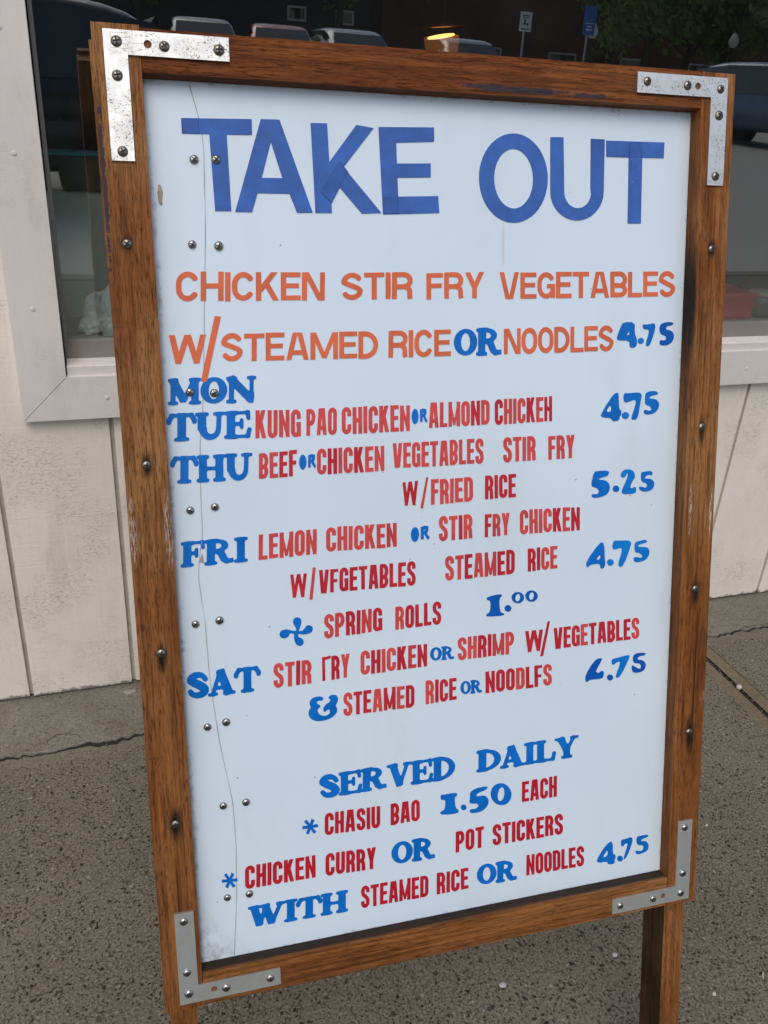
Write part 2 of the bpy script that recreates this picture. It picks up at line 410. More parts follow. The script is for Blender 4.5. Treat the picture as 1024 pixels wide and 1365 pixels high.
# pale half-wall just behind the ledge with a dark cap and a teal stripe above it
hw = bpy.data.objects.new('booth_partition', None); COL.objects.link(hw); hw.parent = build; hw.matrix_basis = BI
link('panel', bm_box(-1.2, .62, 1.86, 1.90, .006, .957), M_PALE, hw)
link('rail', bm_box(-1.2, .62, 1.855, 1.905, .958, 1.02), plain('partition_rail', (.06, .055, .03), .5), hw)
link('stripe', bm_box(-1.2, .62, 1.852, 1.91, 1.0215, 1.0275), plain('teal_trim', (.03, .22, .26), .4), hw)
# roof overhang above the sidewalk
bm = bmesh.new()
RO = [(1.25, 3.02), (5.0, 3.12), (5.0, 3.45), (1.25, 3.25)]
prv = None
for x in (-6, 8):
    q = [bm.verts.new((x, a, b)) for a, b in RO]
    if prv:
        for i in range(4): bm.faces.new((prv[i], prv[(i + 1) % 4], q[(i + 1) % 4], q[i]))
    bm.faces.new(q); prv = q
bpart('roof', bm, plain('soffit_paint', (.30, .27, .24), .8, var=.1, scale=3))

# ================================================================= things behind the glass
M_BAG = plain('white_plastic', (.92, .92, .93), .35, var=.03, sss=.0)
M_REDP = plain('red_plastic', (.45, .02, .02), .35)
def crumple(name, loc, s, lab, mark=False, seed=0, rz=0):
    bm = bmesh.new(); bmesh.ops.create_icosphere(bm, subdivisions=3, radius=1)
    for v_ in bm.verts:
        p = v_.co.copy()
        d = 1 + .35 * mnoise.noise(p * 1.3 + Vector((seed, 0, 0))) + .22 * abs(mnoise.noise(p * 3.1 + Vector((0, seed, 0)))) - .30 * abs(mnoise.noise(p * 4.5 + Vector((0, 0, seed))))
        z = max(p.z * d, -.62)
        v_.co = Vector((p.x * d * s[0], p.y * d * s[1], (z + .62) * s[2]))
    for f in bm.faces:
        c = f.calc_center_median()
        if mark and abs(c.x - .2 * s[0]) < .22 * s[0] and abs(c.z - .9 * s[2]) < .16 * s[2] and c.y < 0: f.material_index = 1
    o = link(name, bm, [M_BAG, M_REDP], None, False); o.location = loc; o.rotation_euler[2] = rz
    return tag(o, lab, 'plastic bag', 'white plastic bags on the window ledge')
LZ = ZA + .0305
crumple('plastic_bag', (.048, 1.700, LZ), (.040, .034, .032), 'crumpled white plastic bag lowest and nearest to the glass', seed=1)
crumple('plastic_bag', (-.006, 1.712, LZ), (.022, .026, .017), 'small greyish plastic bag beside the window trim', seed=4)
crumple('plastic_bag', (.040, 1.775, LZ), (.050, .030, .047), 'white plastic bag with a red print, tallest behind the others', True, 7, .4)
CW = .05
cr = empty('red_crate', (1.462, 1.74, LZ), 'red plastic crate behind the glass at the window ledge', 'crate')
bm = bmesh.new(); box(bm, -CW, CW, -.055, -.048, 0, .062); box(bm, -CW, CW, .048, .055, 0, .062); box(bm, -CW, -CW + .007, -.0475, .0475, 0, .062); box(bm, CW - .007, CW, -.0475, .0475, 0, .062); box(bm, -CW + .0075, CW - .0075, -.0475, .0475, 0, .006)
link('body', bm, M_REDP, cr, False, None, .002)
bm = bmesh.new(); box(bm, -CW - .004, CW + .004, -.0595, -.0555, .05, .0635); link('rim', bm, M_REDP, cr, False, None, .001)
jar = empty('glass_jar', (1.565, 1.72, LZ), 'low clear jar with pale rim beside the red crate', 'jar')
kj = NT('jar_glass'); kj.set(col=(.25, .28, .27), rough=.1, trans=.7)
bm = bmesh.new(); lathe(bm, [(.03, 0), (.036, .004), (.036, .04), (.032, .048)], 24); link('body', bm, kj.m, jar, True)
bm = bmesh.new(); lathe(bm, [(.034, .0485), (.036, .05), (.036, .056), (.034, .058)], 24); link('lid', bm, plain('jar_lid', (.22, .22, .21), .4), jar, True)
# lit hanging lamp
def emit(name, col, strength):
    k = NT(name); return k.set(col=col, emit=col + (1,), estr=strength)
lamp = empty('hanging_lamp', (1.21, 3.1, 1.31), 'small lit lamp with an amber shade hanging in the dark dining room', 'lamp')
bm = bmesh.new(); lathe(bm, [(.052, -.055), (.060, .02), (.058, .021), (.050, -.054)], 24)
kl = NT('amber_shade'); kl.set(col=(.42, .14, .03), rough=.5, emit=(1, .30, .05, 1), estr=.11)
lb = link('lamp_shade', bm, kl.m, lamp, True); lb.rotation_euler = (R(6), R(-10), 0)
bm = bmesh.new(); lathe(bm, [(.010, .020), (.046, .021), (.046, .0245), (.010, .025)], 24); lb = link('bulb_disc', bm, emit('lamp_bulb', (1.0, .50, .14), 2.6), lamp, True); lb.rotation_euler = (R(4), R(-13), 0)
bm = bmesh.new(); lathe(bm, [(.012, .06), (.085, .055), (.09, .050), (.012, .049)], 24); lb = link('reflector', bm, plain('copper', (.5, .2, .06), .35, .9), lamp, True); lb.rotation_euler = (0, R(-6), 0)
bm = bmesh.new(); lathe(bm, [(.003, .0605), (.003, 1.44)], 8); link('cord', bm, M_GAP, lamp)

# ================================================================= what the window mirrors: the parking lot behind the camera
M_TYRE = plain('tyre_rubber', (.02, .02, .02), .8); M_RIM = plain('wheel_rim', (.45, .46, .47), .3, .9)
kg = NT('car_glass'); M_CGL = kg.set(col=(.02, .03, .03), rough=.05, spec=.8, coat=.5)
M_LAMP = plain('lamp_lens', (.6, .6, .6), .1); M_TAIL = plain('tail_lens', (.4, .02, .02), .15); M_BLK = plain('black_plastic', (.02, .02, .02), .5)
def car(loc, rotz, col, lab, kind='sedan', group='cars parked in the lot', roof=None):
    """nose points to local +x"""
    pm = plain('car_paint', col, .25, .2, var=.04, scale=1.5, coat=.8)
    t = empty('parked_car', loc, lab, 'car', group, rotz)
    if kind == 'sedan':
        H = 1.45; st = [(-2.25, .42, .80, .82, .62, .60), (-2.15, .28, .98, 1.0, .80, .70), (-1.5, .25, 1.0, 1.03, .88, .66), (-.75, .25, .98, H - .04, .90, .60), (.15, .25, .96, H, .90, .62), (.55, .25, .94, H - .1, .90, .64), (1.15, .25, .92, .95, .89, .72), (2.0, .28, .76, .78, .84, .7), (2.25, .4, .60, .62, .66, .55)]
        wins = (3, 5)
    else:
        H = 1.78; st = [(-2.3, .5, .95, .97, .74, .62), (-2.22, .35, 1.06, 1.10, .88, .74), (-2.0, .32, 1.07, H - .1, .93, .70), (-1.2, .3, 1.06, H, .94, .71), (.1, .3, 1.04, H, .94, .71), (.5, .3, 1.03, H - .12, .94, .72), (1.15, .3, 1.02, 1.06, .93, .8), (2.05, .34, .92, .95, .88, .78), (2.3, .45, .72, .74, .74, .65)]
        wins = (2, 5)
    bm = bmesh.new(); rings = []
    for x, zl, zb, zt, wb, wt in st:
        pts = [(-wb * .86, zl), (-wb, zl + .12), (-wb * 1.01, (zl + zb) / 2), (-wb * .98, zb), (-wt, zt - .03 * (zt > zb + .2)), (-wt * .8, zt), (wt * .8, zt), (wt, zt - .03 * (zt > zb + .2)), (wb * .98, zb), (wb * 1.01, (zl + zb) / 2), (wb, zl + .12), (wb * .86, zl)]
        rings.append([bm.verts.new((x, a, b)) for a, b in pts])
    for a, b in zip(rings, rings[1:]):
        for i in range(12):
            j = (i + 1) % 12; bm.faces.new((a[i], a[j], b[j], b[i]))
    bm.faces.new(rings[0]); bm.faces.new(rings[-1])
    body = link('body', bm, pm, t, True)
    md = body.modifiers.new('s', 'SUBSURF'); md.levels = 1; md.render_levels = 2
    # side windows, windscreen, rear window: slightly proud panes
    a, b = wins
    for sgn in (-1, 1):
        bm = bmesh.new(); L = []
        for x, zl, zb, zt, wb, wt in st[a:b + 1]:
            L.append((x, sgn * (wb * .95 + .012), zb + .05, sgn * (wt + .012), zt - .10))
        for p, q in zip(L, L[1:]):
            bm.faces.new([bm.verts.new(c) for c in ((p[0], p[1], p[2]), (q[0], q[1], q[2]), (q[0], q[3], q[4]), (p[0], p[3], p[4]))])
        link('side_window', bm, M_CGL, t)
    for (p, q, nm) in ((st[b], st[b + 1], 'windscreen'), (st[a], st[a - 1], 'rear_window')):
        bm = bmesh.new(); s_ = 1 if nm == 'windscreen' else -1
        o_ = .035
        bm.faces.new([bm.verts.new(c) for c in ((p[0] + s_ * o_, -p[5] * .86, p[3] - .03), (p[0] + s_ * o_, p[5] * .86, p[3] - .03), (q[0] + s_ * .02, q[5] * .92, q[3] + .05), (q[0] + s_ * .02, -q[5] * .92, q[3] + .05))])
        link(nm, bm, M_CGL, t)
    for x in (-1.4, 1.42):
        for sgn in (-1, 1):
            bm = bmesh.new(); lathe(bm, [(.2, -.1), (.31, -.1), (.335, -.06), (.335, .06), (.31, .1), (.2, .1)], 24, 'y', 0, (x, sgn * .84, .335)); wh = link('wheel', bm, M_TYRE, t, True)
            bm = bmesh.new(); lathe(bm, [(.08, sgn * .085), (.2, sgn * .104), (.205, sgn * .112), (.06, sgn * .112)], 20, 'y', 0, (x, sgn * .84, .335)); link('rim', bm, M_BLK if sum(col) < .05 else M_RIM, wh, True)
    zf = st[-2][2]
    for sgn in (-1, 1):
        bm = bmesh.new(); bmesh.ops.create_uvsphere(bm, u_segments=12, v_segments=8, radius=1)
        bmesh.ops.scale(bm, vec=(.12, .17, .07), verts=bm.verts); bmesh.ops.translate(bm, vec=(2.08, sgn * .56, zf - .08), verts=bm.verts); link('headlight', bm, M_LAMP, t, True)
        bm = bmesh.new(); bmesh.ops.create_uvsphere(bm, u_segments=12, v_segments=8, radius=1)
        bmesh.ops.scale(bm, vec=(.06, .15, .10), verts=bm.verts); bmesh.ops.translate(bm, vec=(-2.16, sgn * .62, st[1][2] - .12), verts=bm.verts); link('tail_light', bm, M_TAIL, t, True)
        bm = bmesh.new(); bmesh.ops.create_uvsphere(bm, u_segments=10, v_segments=8, radius=1)
        bmesh.ops.scale(bm, vec=(.06, .11, .075), verts=bm.verts); bmesh.ops.translate(bm, vec=(.75, sgn * 1.0, st[5][2] + .07), verts=bm.verts); link('wing_mirror', bm, pm, t, True)
    link('bumper', bm_box(2.17, 2.27, -.6, .6, .36, .52), M_BLK, t, False, None, .03)
    return t
def mir(az, path): return (math.tan(R(az)) * path, 3.176 - path)     # where a thing stands that the pane shows at that bearing
def put(az, path, rot, *a, **kw):
    x, y = mir(az, path); return car((x, y, lot_z(y) - .01), R(rot), *a, **kw)
put(-7.6, 9.5, 178, (.010, .011, .012), 'black van parked side-on nearest to the shop, mirrored left of the sign', kind='suv', group='cars mirrored in the window')
put(7.4, 24.0, 92, (.03, .06, .045), 'dark green car parked in the lot, mirrored above the top rail', kind='suv', group='cars mirrored in the window')
put(11.8, 24.5, 95, (.30, .02, .02), 'red car beside the dark green one in the lot', kind='suv', group='cars mirrored in the window')
put(16.0, 23.4, 88, (.30, .31, .32), 'pale grey car parked in the lot with light roof pillars', kind='suv', group='cars mirrored in the window')
put(22.6, 23.6, 91, (.20, .21, .21), 'silver car parked in the lot near the lamp glow', kind='suv', group='cars mirrored in the window')
put(28.2, 24.5, 86, (.35, .03, .04), 'low dark red car parked in the lot under the blue sign', group='cars mirrored in the window')
put(41.0, 18.0, 70, (.05, .09, .16), 'blue car parked at the right of the lot, mirrored right of the sign', kind='suv', group='cars mirrored in the window')
# signs on posts
M_POST = plain('galvanised_post', (.35, .36, .36), .5, .6)
M_SW = plain('sign_white', (.8, .8, .78), .5); M_SB = plain('sign_blue', (.03, .15, .45), .5)
def signpost(az, path, z0, z1, w_, mat, lab, marks, mm):
    x, y = mir(az, path); zb = lot_z(y)
    t = empty('parking_sign', (x, y, zb), lab, 'sign', None, 0)
    bm = bmesh.new(); lathe(bm, [(.03, 0), (.03, z1 - zb - .05)], 10); link('post', bm, M_POST, t, True)
    b = link('sign_plate', bm_box(-w_ / 2, w_ / 2, .032, .038, z0 - zb, z1 - zb), mat, t)
    bm = bmesh.new()
    for (u0, u1, v0, v1) in marks: box(bm, (u0 - .5) * w_, (u1 - .5) * w_, .0385, .041, z0 - zb + v0 * (z1 - z0), z0 - zb + v1 * (z1 - z0))
    link('symbol', bm, mm, b)
signpost(26.0, 23.0, 2.58, 3.02, .33, M_SW, 'white parking sign on a post mirrored in the window', [(.3, .7, .35, .42), (.36, .5, .42, .62), (.62, .7, .28, .42), (.2, .8, .78, .83), (.25, .75, .68, .73), (.15, .85, .1, .16)], M_BLK)
signpost(29.6, 23.0, 2.62, 3.30, .36, M_SB, 'blue parking sign on a tall post mirrored in the window', [(.15, .85, .40, .42), (.25, .75, .16, .22), (.3, .7, .28, .32)], M_SW)
def globe_lamp(az, path, zc, lab):
    x, y = mir(az, path); zb = lot_z(y) if y > -34 else .8
    t = empty('street_lamp', (x, y, zb), lab, 'street lamp', 'globe street lamps across the lot')
    bm = bmesh.new(); lathe(bm, [(.12, 0), (.12, .3), (.06, .4), (.05, zc - zb - .22), (.09, zc - zb - .2)], 12); link('post', bm, M_BLK, t, True)
    bm = bmesh.new(); lathe(bm, [(.09, zc - zb - .2), (.19, zc - zb - .05), (.2, zc - zb + .06), (.12, zc - zb + .24), (.03, zc - zb + .34)], 16)
    link('globe', bm, plain('opal_globe', (.8, .78, .68), .4), t, True)
globe_lamp(29.9, 33, 3.36, 'globe street lamp beside the blue parking sign')
globe_lamp(37.6, 33, 3.46, 'globe street lamp among the trees at the right')
# low buildings across the lot
M_BLD = plain('dark_facade', (.035, .035, .034), .8, var=.2, scale=.4); M_BRK = plain('brick_facade', (.16, .06, .04), .9, var=.25, scale=3)
def block(x0, x1, y0, h, mat, lab, wins):
    t = empty('shop_building', ((x0 + x1) / 2, y0, .8), lab, 'building')
    w2 = (x1 - x0) / 2
    link('wall', bm_box(-w2, w2, -6, 0, 0, h), mat, t); link('roof', bm_box(-w2 - .3, w2 + .3, -6.3, .4, h + .002, h + .3), M_BLD, t)
    for (wx, wz, ww, wh) in wins:
        f = link('window', bm_box(wx - ww / 2, wx + ww / 2, .002, .05, wz, wz + wh), M_TRIM, t)
        link('pane', bm_box(wx - ww / 2 + .08, wx + ww / 2 - .08, .0505, .06, wz + .08, wz + wh - .08), M_CGL, f)
block(-30, 12.5, -37.5, 6.5, M_BLD, 'long dark shop building across the parking lot', [(x, 2.5, .8, .55) for x in (-14, -6, 18.0, 20.1)])
block(13.5, 48, -39, 5.0, M_BRK, 'brick shop building behind the trees across the lot', [(x, .9, 1.5, 1.3) for x in (-12, -8, -4, 0, 4, 8)])
# street trees
M_BARK = plain('bark', (.05, .04, .03), .95, var=.3)
kf = NT('leaf'); M_LEAF = kf.set(col=kf.mix(kf.noise(kf.obj(), 1.3, 3), (.12, .19, .03), (.20, .28, .07)), rough=.6)
def tree_meshes(seed, h):
    r = random.Random(seed); bm = bmesh.new(); clumps = []
    lathe(bm, [(.22, -.1), (.15, .4), (.12, h * .35), (.07, h * .7), (.02, h * .9)], 8)
    for i in range(7):
        a = r.uniform(0, 6.28); z0 = h * r.uniform(.28, .6); L = h * r.uniform(.22, .36)
        p0 = Vector((0, 0, z0)); p1 = Vector((math.cos(a) * L, math.sin(a) * L, z0 + L * .8)); sx = Vector((-math.sin(a), math.cos(a), 0))
        ring = [[bm.verts.new(p + sx * w * c + Vector((0, 0, w * s))) for c, s in ((1, 0), (0, 1), (-1, 0), (0, -1))] for p, w in ((p0, .05), (p1, .012))]
        for q in range(4): bm.faces.new((ring[0][q], ring[0][(q + 1) % 4], ring[1][(q + 1) % 4], ring[1][q]))
        clumps.append(p1)
    for i in range(12): clumps.append(Vector((r.gauss(0, h * .17), r.gauss(0, h * .17), h * r.uniform(.38, .92))))
    bl = bmesh.new()
    for c in clumps:
        rad = h * r.uniform(.10, .17)
        for i in range(150):
            d = Vector((r.gauss(0, 1), r.gauss(0, 1), r.gauss(0, .8))); d = d.normalized() * rad * r.uniform(.3, 1.05)
            p = c + d; s_ = r.uniform(.09, .17); ax = Vector((r.gauss(0, 1), r.gauss(0, 1), r.gauss(0, 1))).normalized(); b = ax.orthogonal().normalized(); c2 = ax.cross(b)
            bl.faces.new([bl.verts.new(p + q) for q in (b * s_, c2 * s_ * .55, -b * s_, -c2 * s_ * .55)])
    return bm, bl
proto = []
for i in range(3):
    b1, b2 = tree_meshes(20 + i, 5.6 + i * .5)
    proto.append((b1, b2))
tl = ['leafy green street tree behind the shop lot, left of the blue sign', 'leafy street tree in front of the brick building', 'tall leafy street tree at the right end of the lot', 'bushy street tree beside the globe lamp', 'street tree in front of the dark shop building', 'leafy street tree behind the pale grey car', 'spreading street tree at the far right of the lot', 'street tree between the two shop buildings', 'leafy street tree nearest to the blue car']
pm_ = []
for i, (az, path) in enumerate(((33, 34), (35.3, 37), (40, 33), (37.2, 35.5), (4, 38), (15.3, 37), (44, 36), (31, 37), (42, 30))):
    x, y = mir(az, path); zb = lot_z(y) if y > -34 else .8
    t = empty('street_tree', (x, y, zb), tl[i], 'tree', 'street trees across the lot', rnd.uniform(0, 6))
    if i < 3:
        a = link('trunk', proto[i][0], M_BARK, t); b = link('crown', proto[i][1], M_LEAF, t); pm_.append((a, b))
    else:
        for src in pm_[i % 3]:
            c = src.copy(); COL.objects.link(c); c.parent = t
    t.scale = (1.15,) * 3

# ================================================================= THE SIGN
root = empty('sandwich_board', (.32, .78, 0), 'wooden sandwich board sign with a white panel lettered TAKE OUT standing on the pavement', 'menu sign')
U = Vector((.998954, -.045731, 0)); V = Vector((.013177, .287846, .957586)); W = U.cross(V)
O = Vector((.007568, .579152, .320777))
BM = Matrix((U, V, W)).transposed().to_4x4(); BM.translation = O - Vector((.32, .78, 0))
def spart(name, bm, mat, parent=root, smooth=False, bevel=0, seg=2):
    return link(name, bm, mat, parent, smooth, BM if parent is root else Matrix.Identity(4), bevel, seg)
H_ = .9276
def wood(name, axis, light=(.30, .125, .036), dark=(.13, .042, .011), stains=(), chips=(), off=(0, 0, 0), ledge=None, cathedral=.35, scratches=(), tan=.75, tanf=(.40, .75)):
    """axis 0: grain along u, 1: along v. stains: (u, v, ru, rv, amount) dark iron bleed round screws; chips: old dark paint; scratches: pale scuffs"""
    k = NT(name); k.obj()
    al = lambda a, c: ((a, c, c) if axis == 0 else (c, a, c))
    warp = k.noise(k.obj(al(2.5, 9), off), 1, 3, .5)
    g1 = k.noise(k.obj(al(3, 80), off), 1.0, 6, .62, .6)
    g2 = k.noise(k.obj(al(75, 1100), off), 1.0, 3, .7)
    wv = k.n('ShaderNodeTexWave', wave_type='BANDS', bands_direction='Y' if axis == 0 else 'X')
    wv.inputs['Scale'].default_value = 1.0; wv.inputs['Distortion'].default_value = 7.5; wv.inputs['Detail'].default_value = 3; wv.inputs['Detail Scale'].default_value = 1.1
    k.l(k.obj(al(2.2, 38), off), wv.inputs['Vector'])
    tone = k.noise(k.obj(al(3.2, 10), off), 1, 4, .55); tone2 = k.noise(k.obj(al(5, 16), (7, 2, 1)), 1, 5, .6)
    c = k.mix(k.mr(g1, .28, .72), light, dark)
    c = k.mix(k.math('MULTIPLY', k.mr(wv.outputs['Fac'], .45, .95), cathedral), c, tuple(x * .8 for x in dark))
    bl_ = k.noise(k.obj(al(7, 24), (2, 9, 4)), 1, 5, .65)
    c = k.mix(k.mr(bl_, .48, .70, 0, .62), c, tuple(x * .62 for x in dark))
    c = k.mix(k.mr(tone, .35, .7, 0, .6), c, tuple(a * .55 + b * .42 for a, b in zip(light, dark)))
    pore = k.math('MULTIPLY', k.mr(g2, .54, .64), k.mr(k.noise(k.obj(al(6, 60), off), 1, 4, .6), .35, .62, .35, 1))
    g3 = k.noise(k.obj(al(11, 330), off), 1.0, 6, .72, .4)
    ys_ = k.n('ShaderNodeSeparateXYZ'); k.l(k.tc.outputs['Object'], ys_.inputs[0])
    up_ = k.mr(k.math('ADD', ys_.outputs['Y' if axis else 'X'], k.math('MULTIPLY', tone2, .25)), tanf[0], tanf[1], .25, 1)
    c = k.mix(k.math('MULTIPLY', k.mr(tone2, .36, .62, 0, tan), up_), c, (.37, .180, .062))
    c = k.mix(k.mr(g3, .46, .64, 0, .68), c, tuple(x * .55 for x in dark))
    c = k.mix(k.math('MULTIPLY', pore, .7), c, (.020, .009, .004))
    wearm = k.mr(k.noise(k.obj(al(14, 40), off), 1, 5, .7), .66, .74, 0, .35)
    c = k.mix(wearm, c, (.42, .25, .12))
    grime = k.noise(k.obj((26, 26, 26), off), 1, 6, .7)
    c = k.mix(k.mr(grime, .58, .75, 0, .5), c, (.05, .03, .018))
    def dist(u_, v_, ru, rv):
        return k.n('ShaderNodeVectorMath', operation='LENGTH'), k.obj((1 / ru, 1 / rv, 0), (-u_ / ru, -v_ / rv, 0))
    wob_ = k.noise(k.obj(al(40, 260)), 1, 4, .6)
    for (su, sv, ru, rv, am) in stains:
        ln, vec = dist(su, sv, ru, rv); k.l(vec, ln.inputs[0])
        d = k.math('ADD', ln.outputs['Value'], k.math('MULTIPLY', k.math('SUBTRACT', wob_, .5), .8))
        c = k.mix(k.mr(d, .15, 1.0, am, 0), c, (.010, .007, .006))
    for (su, sv, ru, rv, am) in chips:
        ln, vec = dist(su, sv, ru, rv); k.l(vec, ln.inputs[0])
        nz = k.noise(k.obj((55, 140, 55)), 1, 5, .7)
        d = k.math('ADD', ln.outputs['Value'], k.math('MULTIPLY', k.math('SUBTRACT', nz, .5), 2.2))
        c = k.mix(k.mr(d, .62, .72, am, 0), c, (.035, .032, .042))
    for (su, sv, ru, rv, am) in scratches:
        ln, vec = dist(su, sv, ru, rv); k.l(vec, ln.inputs[0])
        nz = k.noise(k.obj(al(90, 700)), 1, 5, .7)
        f = k.math('MULTIPLY', k.mr(ln.outputs['Value'], .5, 1.0, 1, 0), k.mr(nz, .47, .58, 0, am))
        c = k.mix(f, c, (.55, .52, .50))
    if ledge:        # black dirt collected on the top face of the rail, against the panel
        sp = k.n('ShaderNodeSeparateXYZ'); k.l(k.tc.outputs['Object'], sp.inputs[0])
        nz = k.noise(k.obj((30, 30, 200)), 1, 5, .7)
        m = k.math('MULTIPLY', k.mr(sp.outputs['Y'], ledge - .0012, ledge - .0004), k.mr(k.math('ADD', sp.outputs['Z'], k.math('MULTIPLY', nz, .004)), -.004, .001, .93, .0))
        c = k.mix(m, c, (.018, .016, .012))
    rough = k.mr(g1, .2, .8, .48, .68)
    h = k.math('SUBTRACT', k.math('MULTIPLY', g1, .6), k.math('ADD', k.math('MULTIPLY', pore, .9), k.math('MULTIPLY', g3, .8)))
    k.bump(h, .6, .0014)
    return k.set(col=c, rough=rough, spec=.15)

SCL = [(.0165, .7534), (.0197, .5607), (.0208, .3818), (.0229, .2056)]
SCR = [(.6025, .7559), (.6007, .5708), (.6018, .3895), (.6022, .2181)]
stL = [(.0165, .7534, .0062, .0062, 1), (.0197, .5607, .006, .006, 1), (.0208, .3818, .006, .006, 1), (.0229, .2056, .006, .006, 1), (.0165, .7534, .007, .012, .85), (.0197, .5607, .007, .018, .95), (.0208, .376, .007, .024, .98), (.0229, .2056, .009, .028, 1), (.0209, .13, .0018, .09, .8), (.03, .30, .0015, .16, .4)]
stR = [(.6025, .7559, .0062, .0062, 1), (.6007, .5708, .006, .006, 1), (.6018, .3895, .006, .006, 1), (.6022, .2181, .006, .006, 1), (.6025, .7559, .007, .014, .95), (.6007, .566, .006, .022, .9), (.6018, .385, .007, .026, .95), (.603, .215, .008, .036, 1), (.606, .30, .0016, .13, .75), (.600, .65, .0015, .10, .5), (.583, .70, .006, .10, .95)]
M_WL = wood('oiled_oak_left_stile', 1, (.330, .118, .030), (.105, .031, .007), stL, [(.0015, .80, .003, .09, .9)], (3, 1, 2), scratches=[(.0035, .500, .004, .04, .55), (.035, .500, .0045, .045, .5)], cathedral=.18)
M_WR = wood('oiled_oak_right_stile', 1, (.345, .120, .026), (.115, .032, .006), stR, [], (9, 5, 4), scratches=[(.5905, .480, .0022, .036, .9), (.6165, .477, .0022, .034, .9)], cathedral=.18)
M_WT = wood('oiled_oak_top_rail', 0, (.275, .078, .014), (.100, .023, .004), [], [(.375, .8985, .085, .0042, .9), (.46, .8975, .03, .003, .9)], (1, 7, 3), cathedral=.65, tan=.15)
M_WB = wood('oiled_oak_bottom_rail', 0, (.40, .150, .038), (.13, .039, .008), [], [], (4, 2, 8), ledge=.0362, cathedral=.85)
M_WLEG = wood('oiled_oak_leg', 1, (.33, .125, .036), (.16, .055, .014), [], [], (6, 3, 1))
M_WDK = wood('dark_inner_back_wood', 1, (.045, .026, .014), (.012, .008, .005), [], [], (2, 8, 5))  # near-black wood tone for inner leg faces, board backs and the rear frame
def back_dark(*a):      # back face takes the near-black wood, the other faces keep the oak
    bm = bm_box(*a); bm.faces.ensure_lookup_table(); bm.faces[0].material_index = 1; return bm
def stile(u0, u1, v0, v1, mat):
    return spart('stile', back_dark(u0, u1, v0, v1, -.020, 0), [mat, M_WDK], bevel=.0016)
sl = stile(0, .0385, -.001, H_ + .0015, M_WL)
sr = stile(.5825, .6205, 0, H_ - .001, M_WR)
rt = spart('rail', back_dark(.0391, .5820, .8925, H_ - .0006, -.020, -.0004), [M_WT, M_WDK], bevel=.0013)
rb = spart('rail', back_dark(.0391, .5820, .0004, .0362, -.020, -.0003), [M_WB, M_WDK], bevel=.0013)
# panel
k = NT('white_acrylic'); v = k.obj()
big = k.noise(v, 5, 4, .6)
pc = k.mix(k.mr(big, .3, .7), (.655, .740, .795), (.625, .715, .77))
sp = k.n('ShaderNodeSeparateXYZ'); k.l(v, sp.inputs[0])
# grime gathered in the corners of the panel along the frame
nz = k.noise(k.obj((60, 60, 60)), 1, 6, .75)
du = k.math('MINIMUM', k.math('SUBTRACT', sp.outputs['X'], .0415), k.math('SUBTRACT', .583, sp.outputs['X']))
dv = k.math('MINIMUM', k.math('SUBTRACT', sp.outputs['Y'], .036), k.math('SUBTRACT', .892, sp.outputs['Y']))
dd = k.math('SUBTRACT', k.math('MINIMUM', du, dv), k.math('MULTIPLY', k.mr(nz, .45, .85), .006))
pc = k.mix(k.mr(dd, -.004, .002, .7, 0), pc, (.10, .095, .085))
smu = k.noise(k.obj((7, 2.5, 7), (3, 1, 0)), 1.5, 6, .65)
pc = k.mix(k.mr(smu, .52, .78, 0, .22), pc, (.48, .50, .49))
dr = k.math('MULTIPLY', k.mr(k.math('ABSOLUTE', k.math('SUBTRACT', k.math('ADD', sp.outputs['X'], k.math('MULTIPLY', k.noise(k.obj((30, 30, 30)), 1, 3), .002)), .376)), .0004, .0022, 1, 0), k.math('MULTIPLY', k.mr(sp.outputs['Y'], .735, .748), k.mr(sp.outputs['Y'], .77, .785, 1, 0)))
pc = k.mix(k.math('MULTIPLY', dr, .45), pc, (.50, .46, .36))
co = k.math('ADD', k.math('MULTIPLY', k.math('SUBTRACT', sp.outputs['X'], .0415), 1.4), k.math('SUBTRACT', sp.outputs['Y'], .036))
pc = k.mix(k.math('MULTIPLY', k.mr(k.noise(k.obj((90, 60, 90)), 1, 6, .75), .40, .70), k.mr(co, .0, .085, .75, 0)), pc, (.16, .15, .125))
ck = k.voro(k.obj(loc=(.3, .7, 0)), 75); cs = k.n('ShaderNodeSeparateColor'); k.l(ck.outputs['Color'], cs.inputs['Color'])
pc = k.mix(k.math('MULTIPLY', k.mr(ck.outputs['Distance'], .05, .09, .7, 0), k.mr(cs.outputs['Red'], .93, .94)), pc, (.2, .17, .13))
k.set(col=pc, rough=k.mr(k.noise(k.obj((8, 2, 8)), 3, 5, .6), .3, .7, .06, .20), spec=.5, sss=.0)
smr = k.noise(k.obj((3, 3, 3)), 1, 2); k.bump(smr, .12, .004)
M_PANEL = k.m
panel = spart('panel', bm_box(.0386, .5824, .0363, .8924, -.0205, -.017), M_PANEL)
def smooth_poly(l, n):
    for _ in range(n):
        o_ = []
        for i in range(len(l)):
            a, b = l[i], l[(i + 1) % len(l)]
            o_.append((a[0] * .75 + b[0] * .25, a[1] * .75 + b[1] * .25)); o_.append((a[0] * .25 + b[0] * .75, a[1] * .25 + b[1] * .75))
        l = o_
    return l
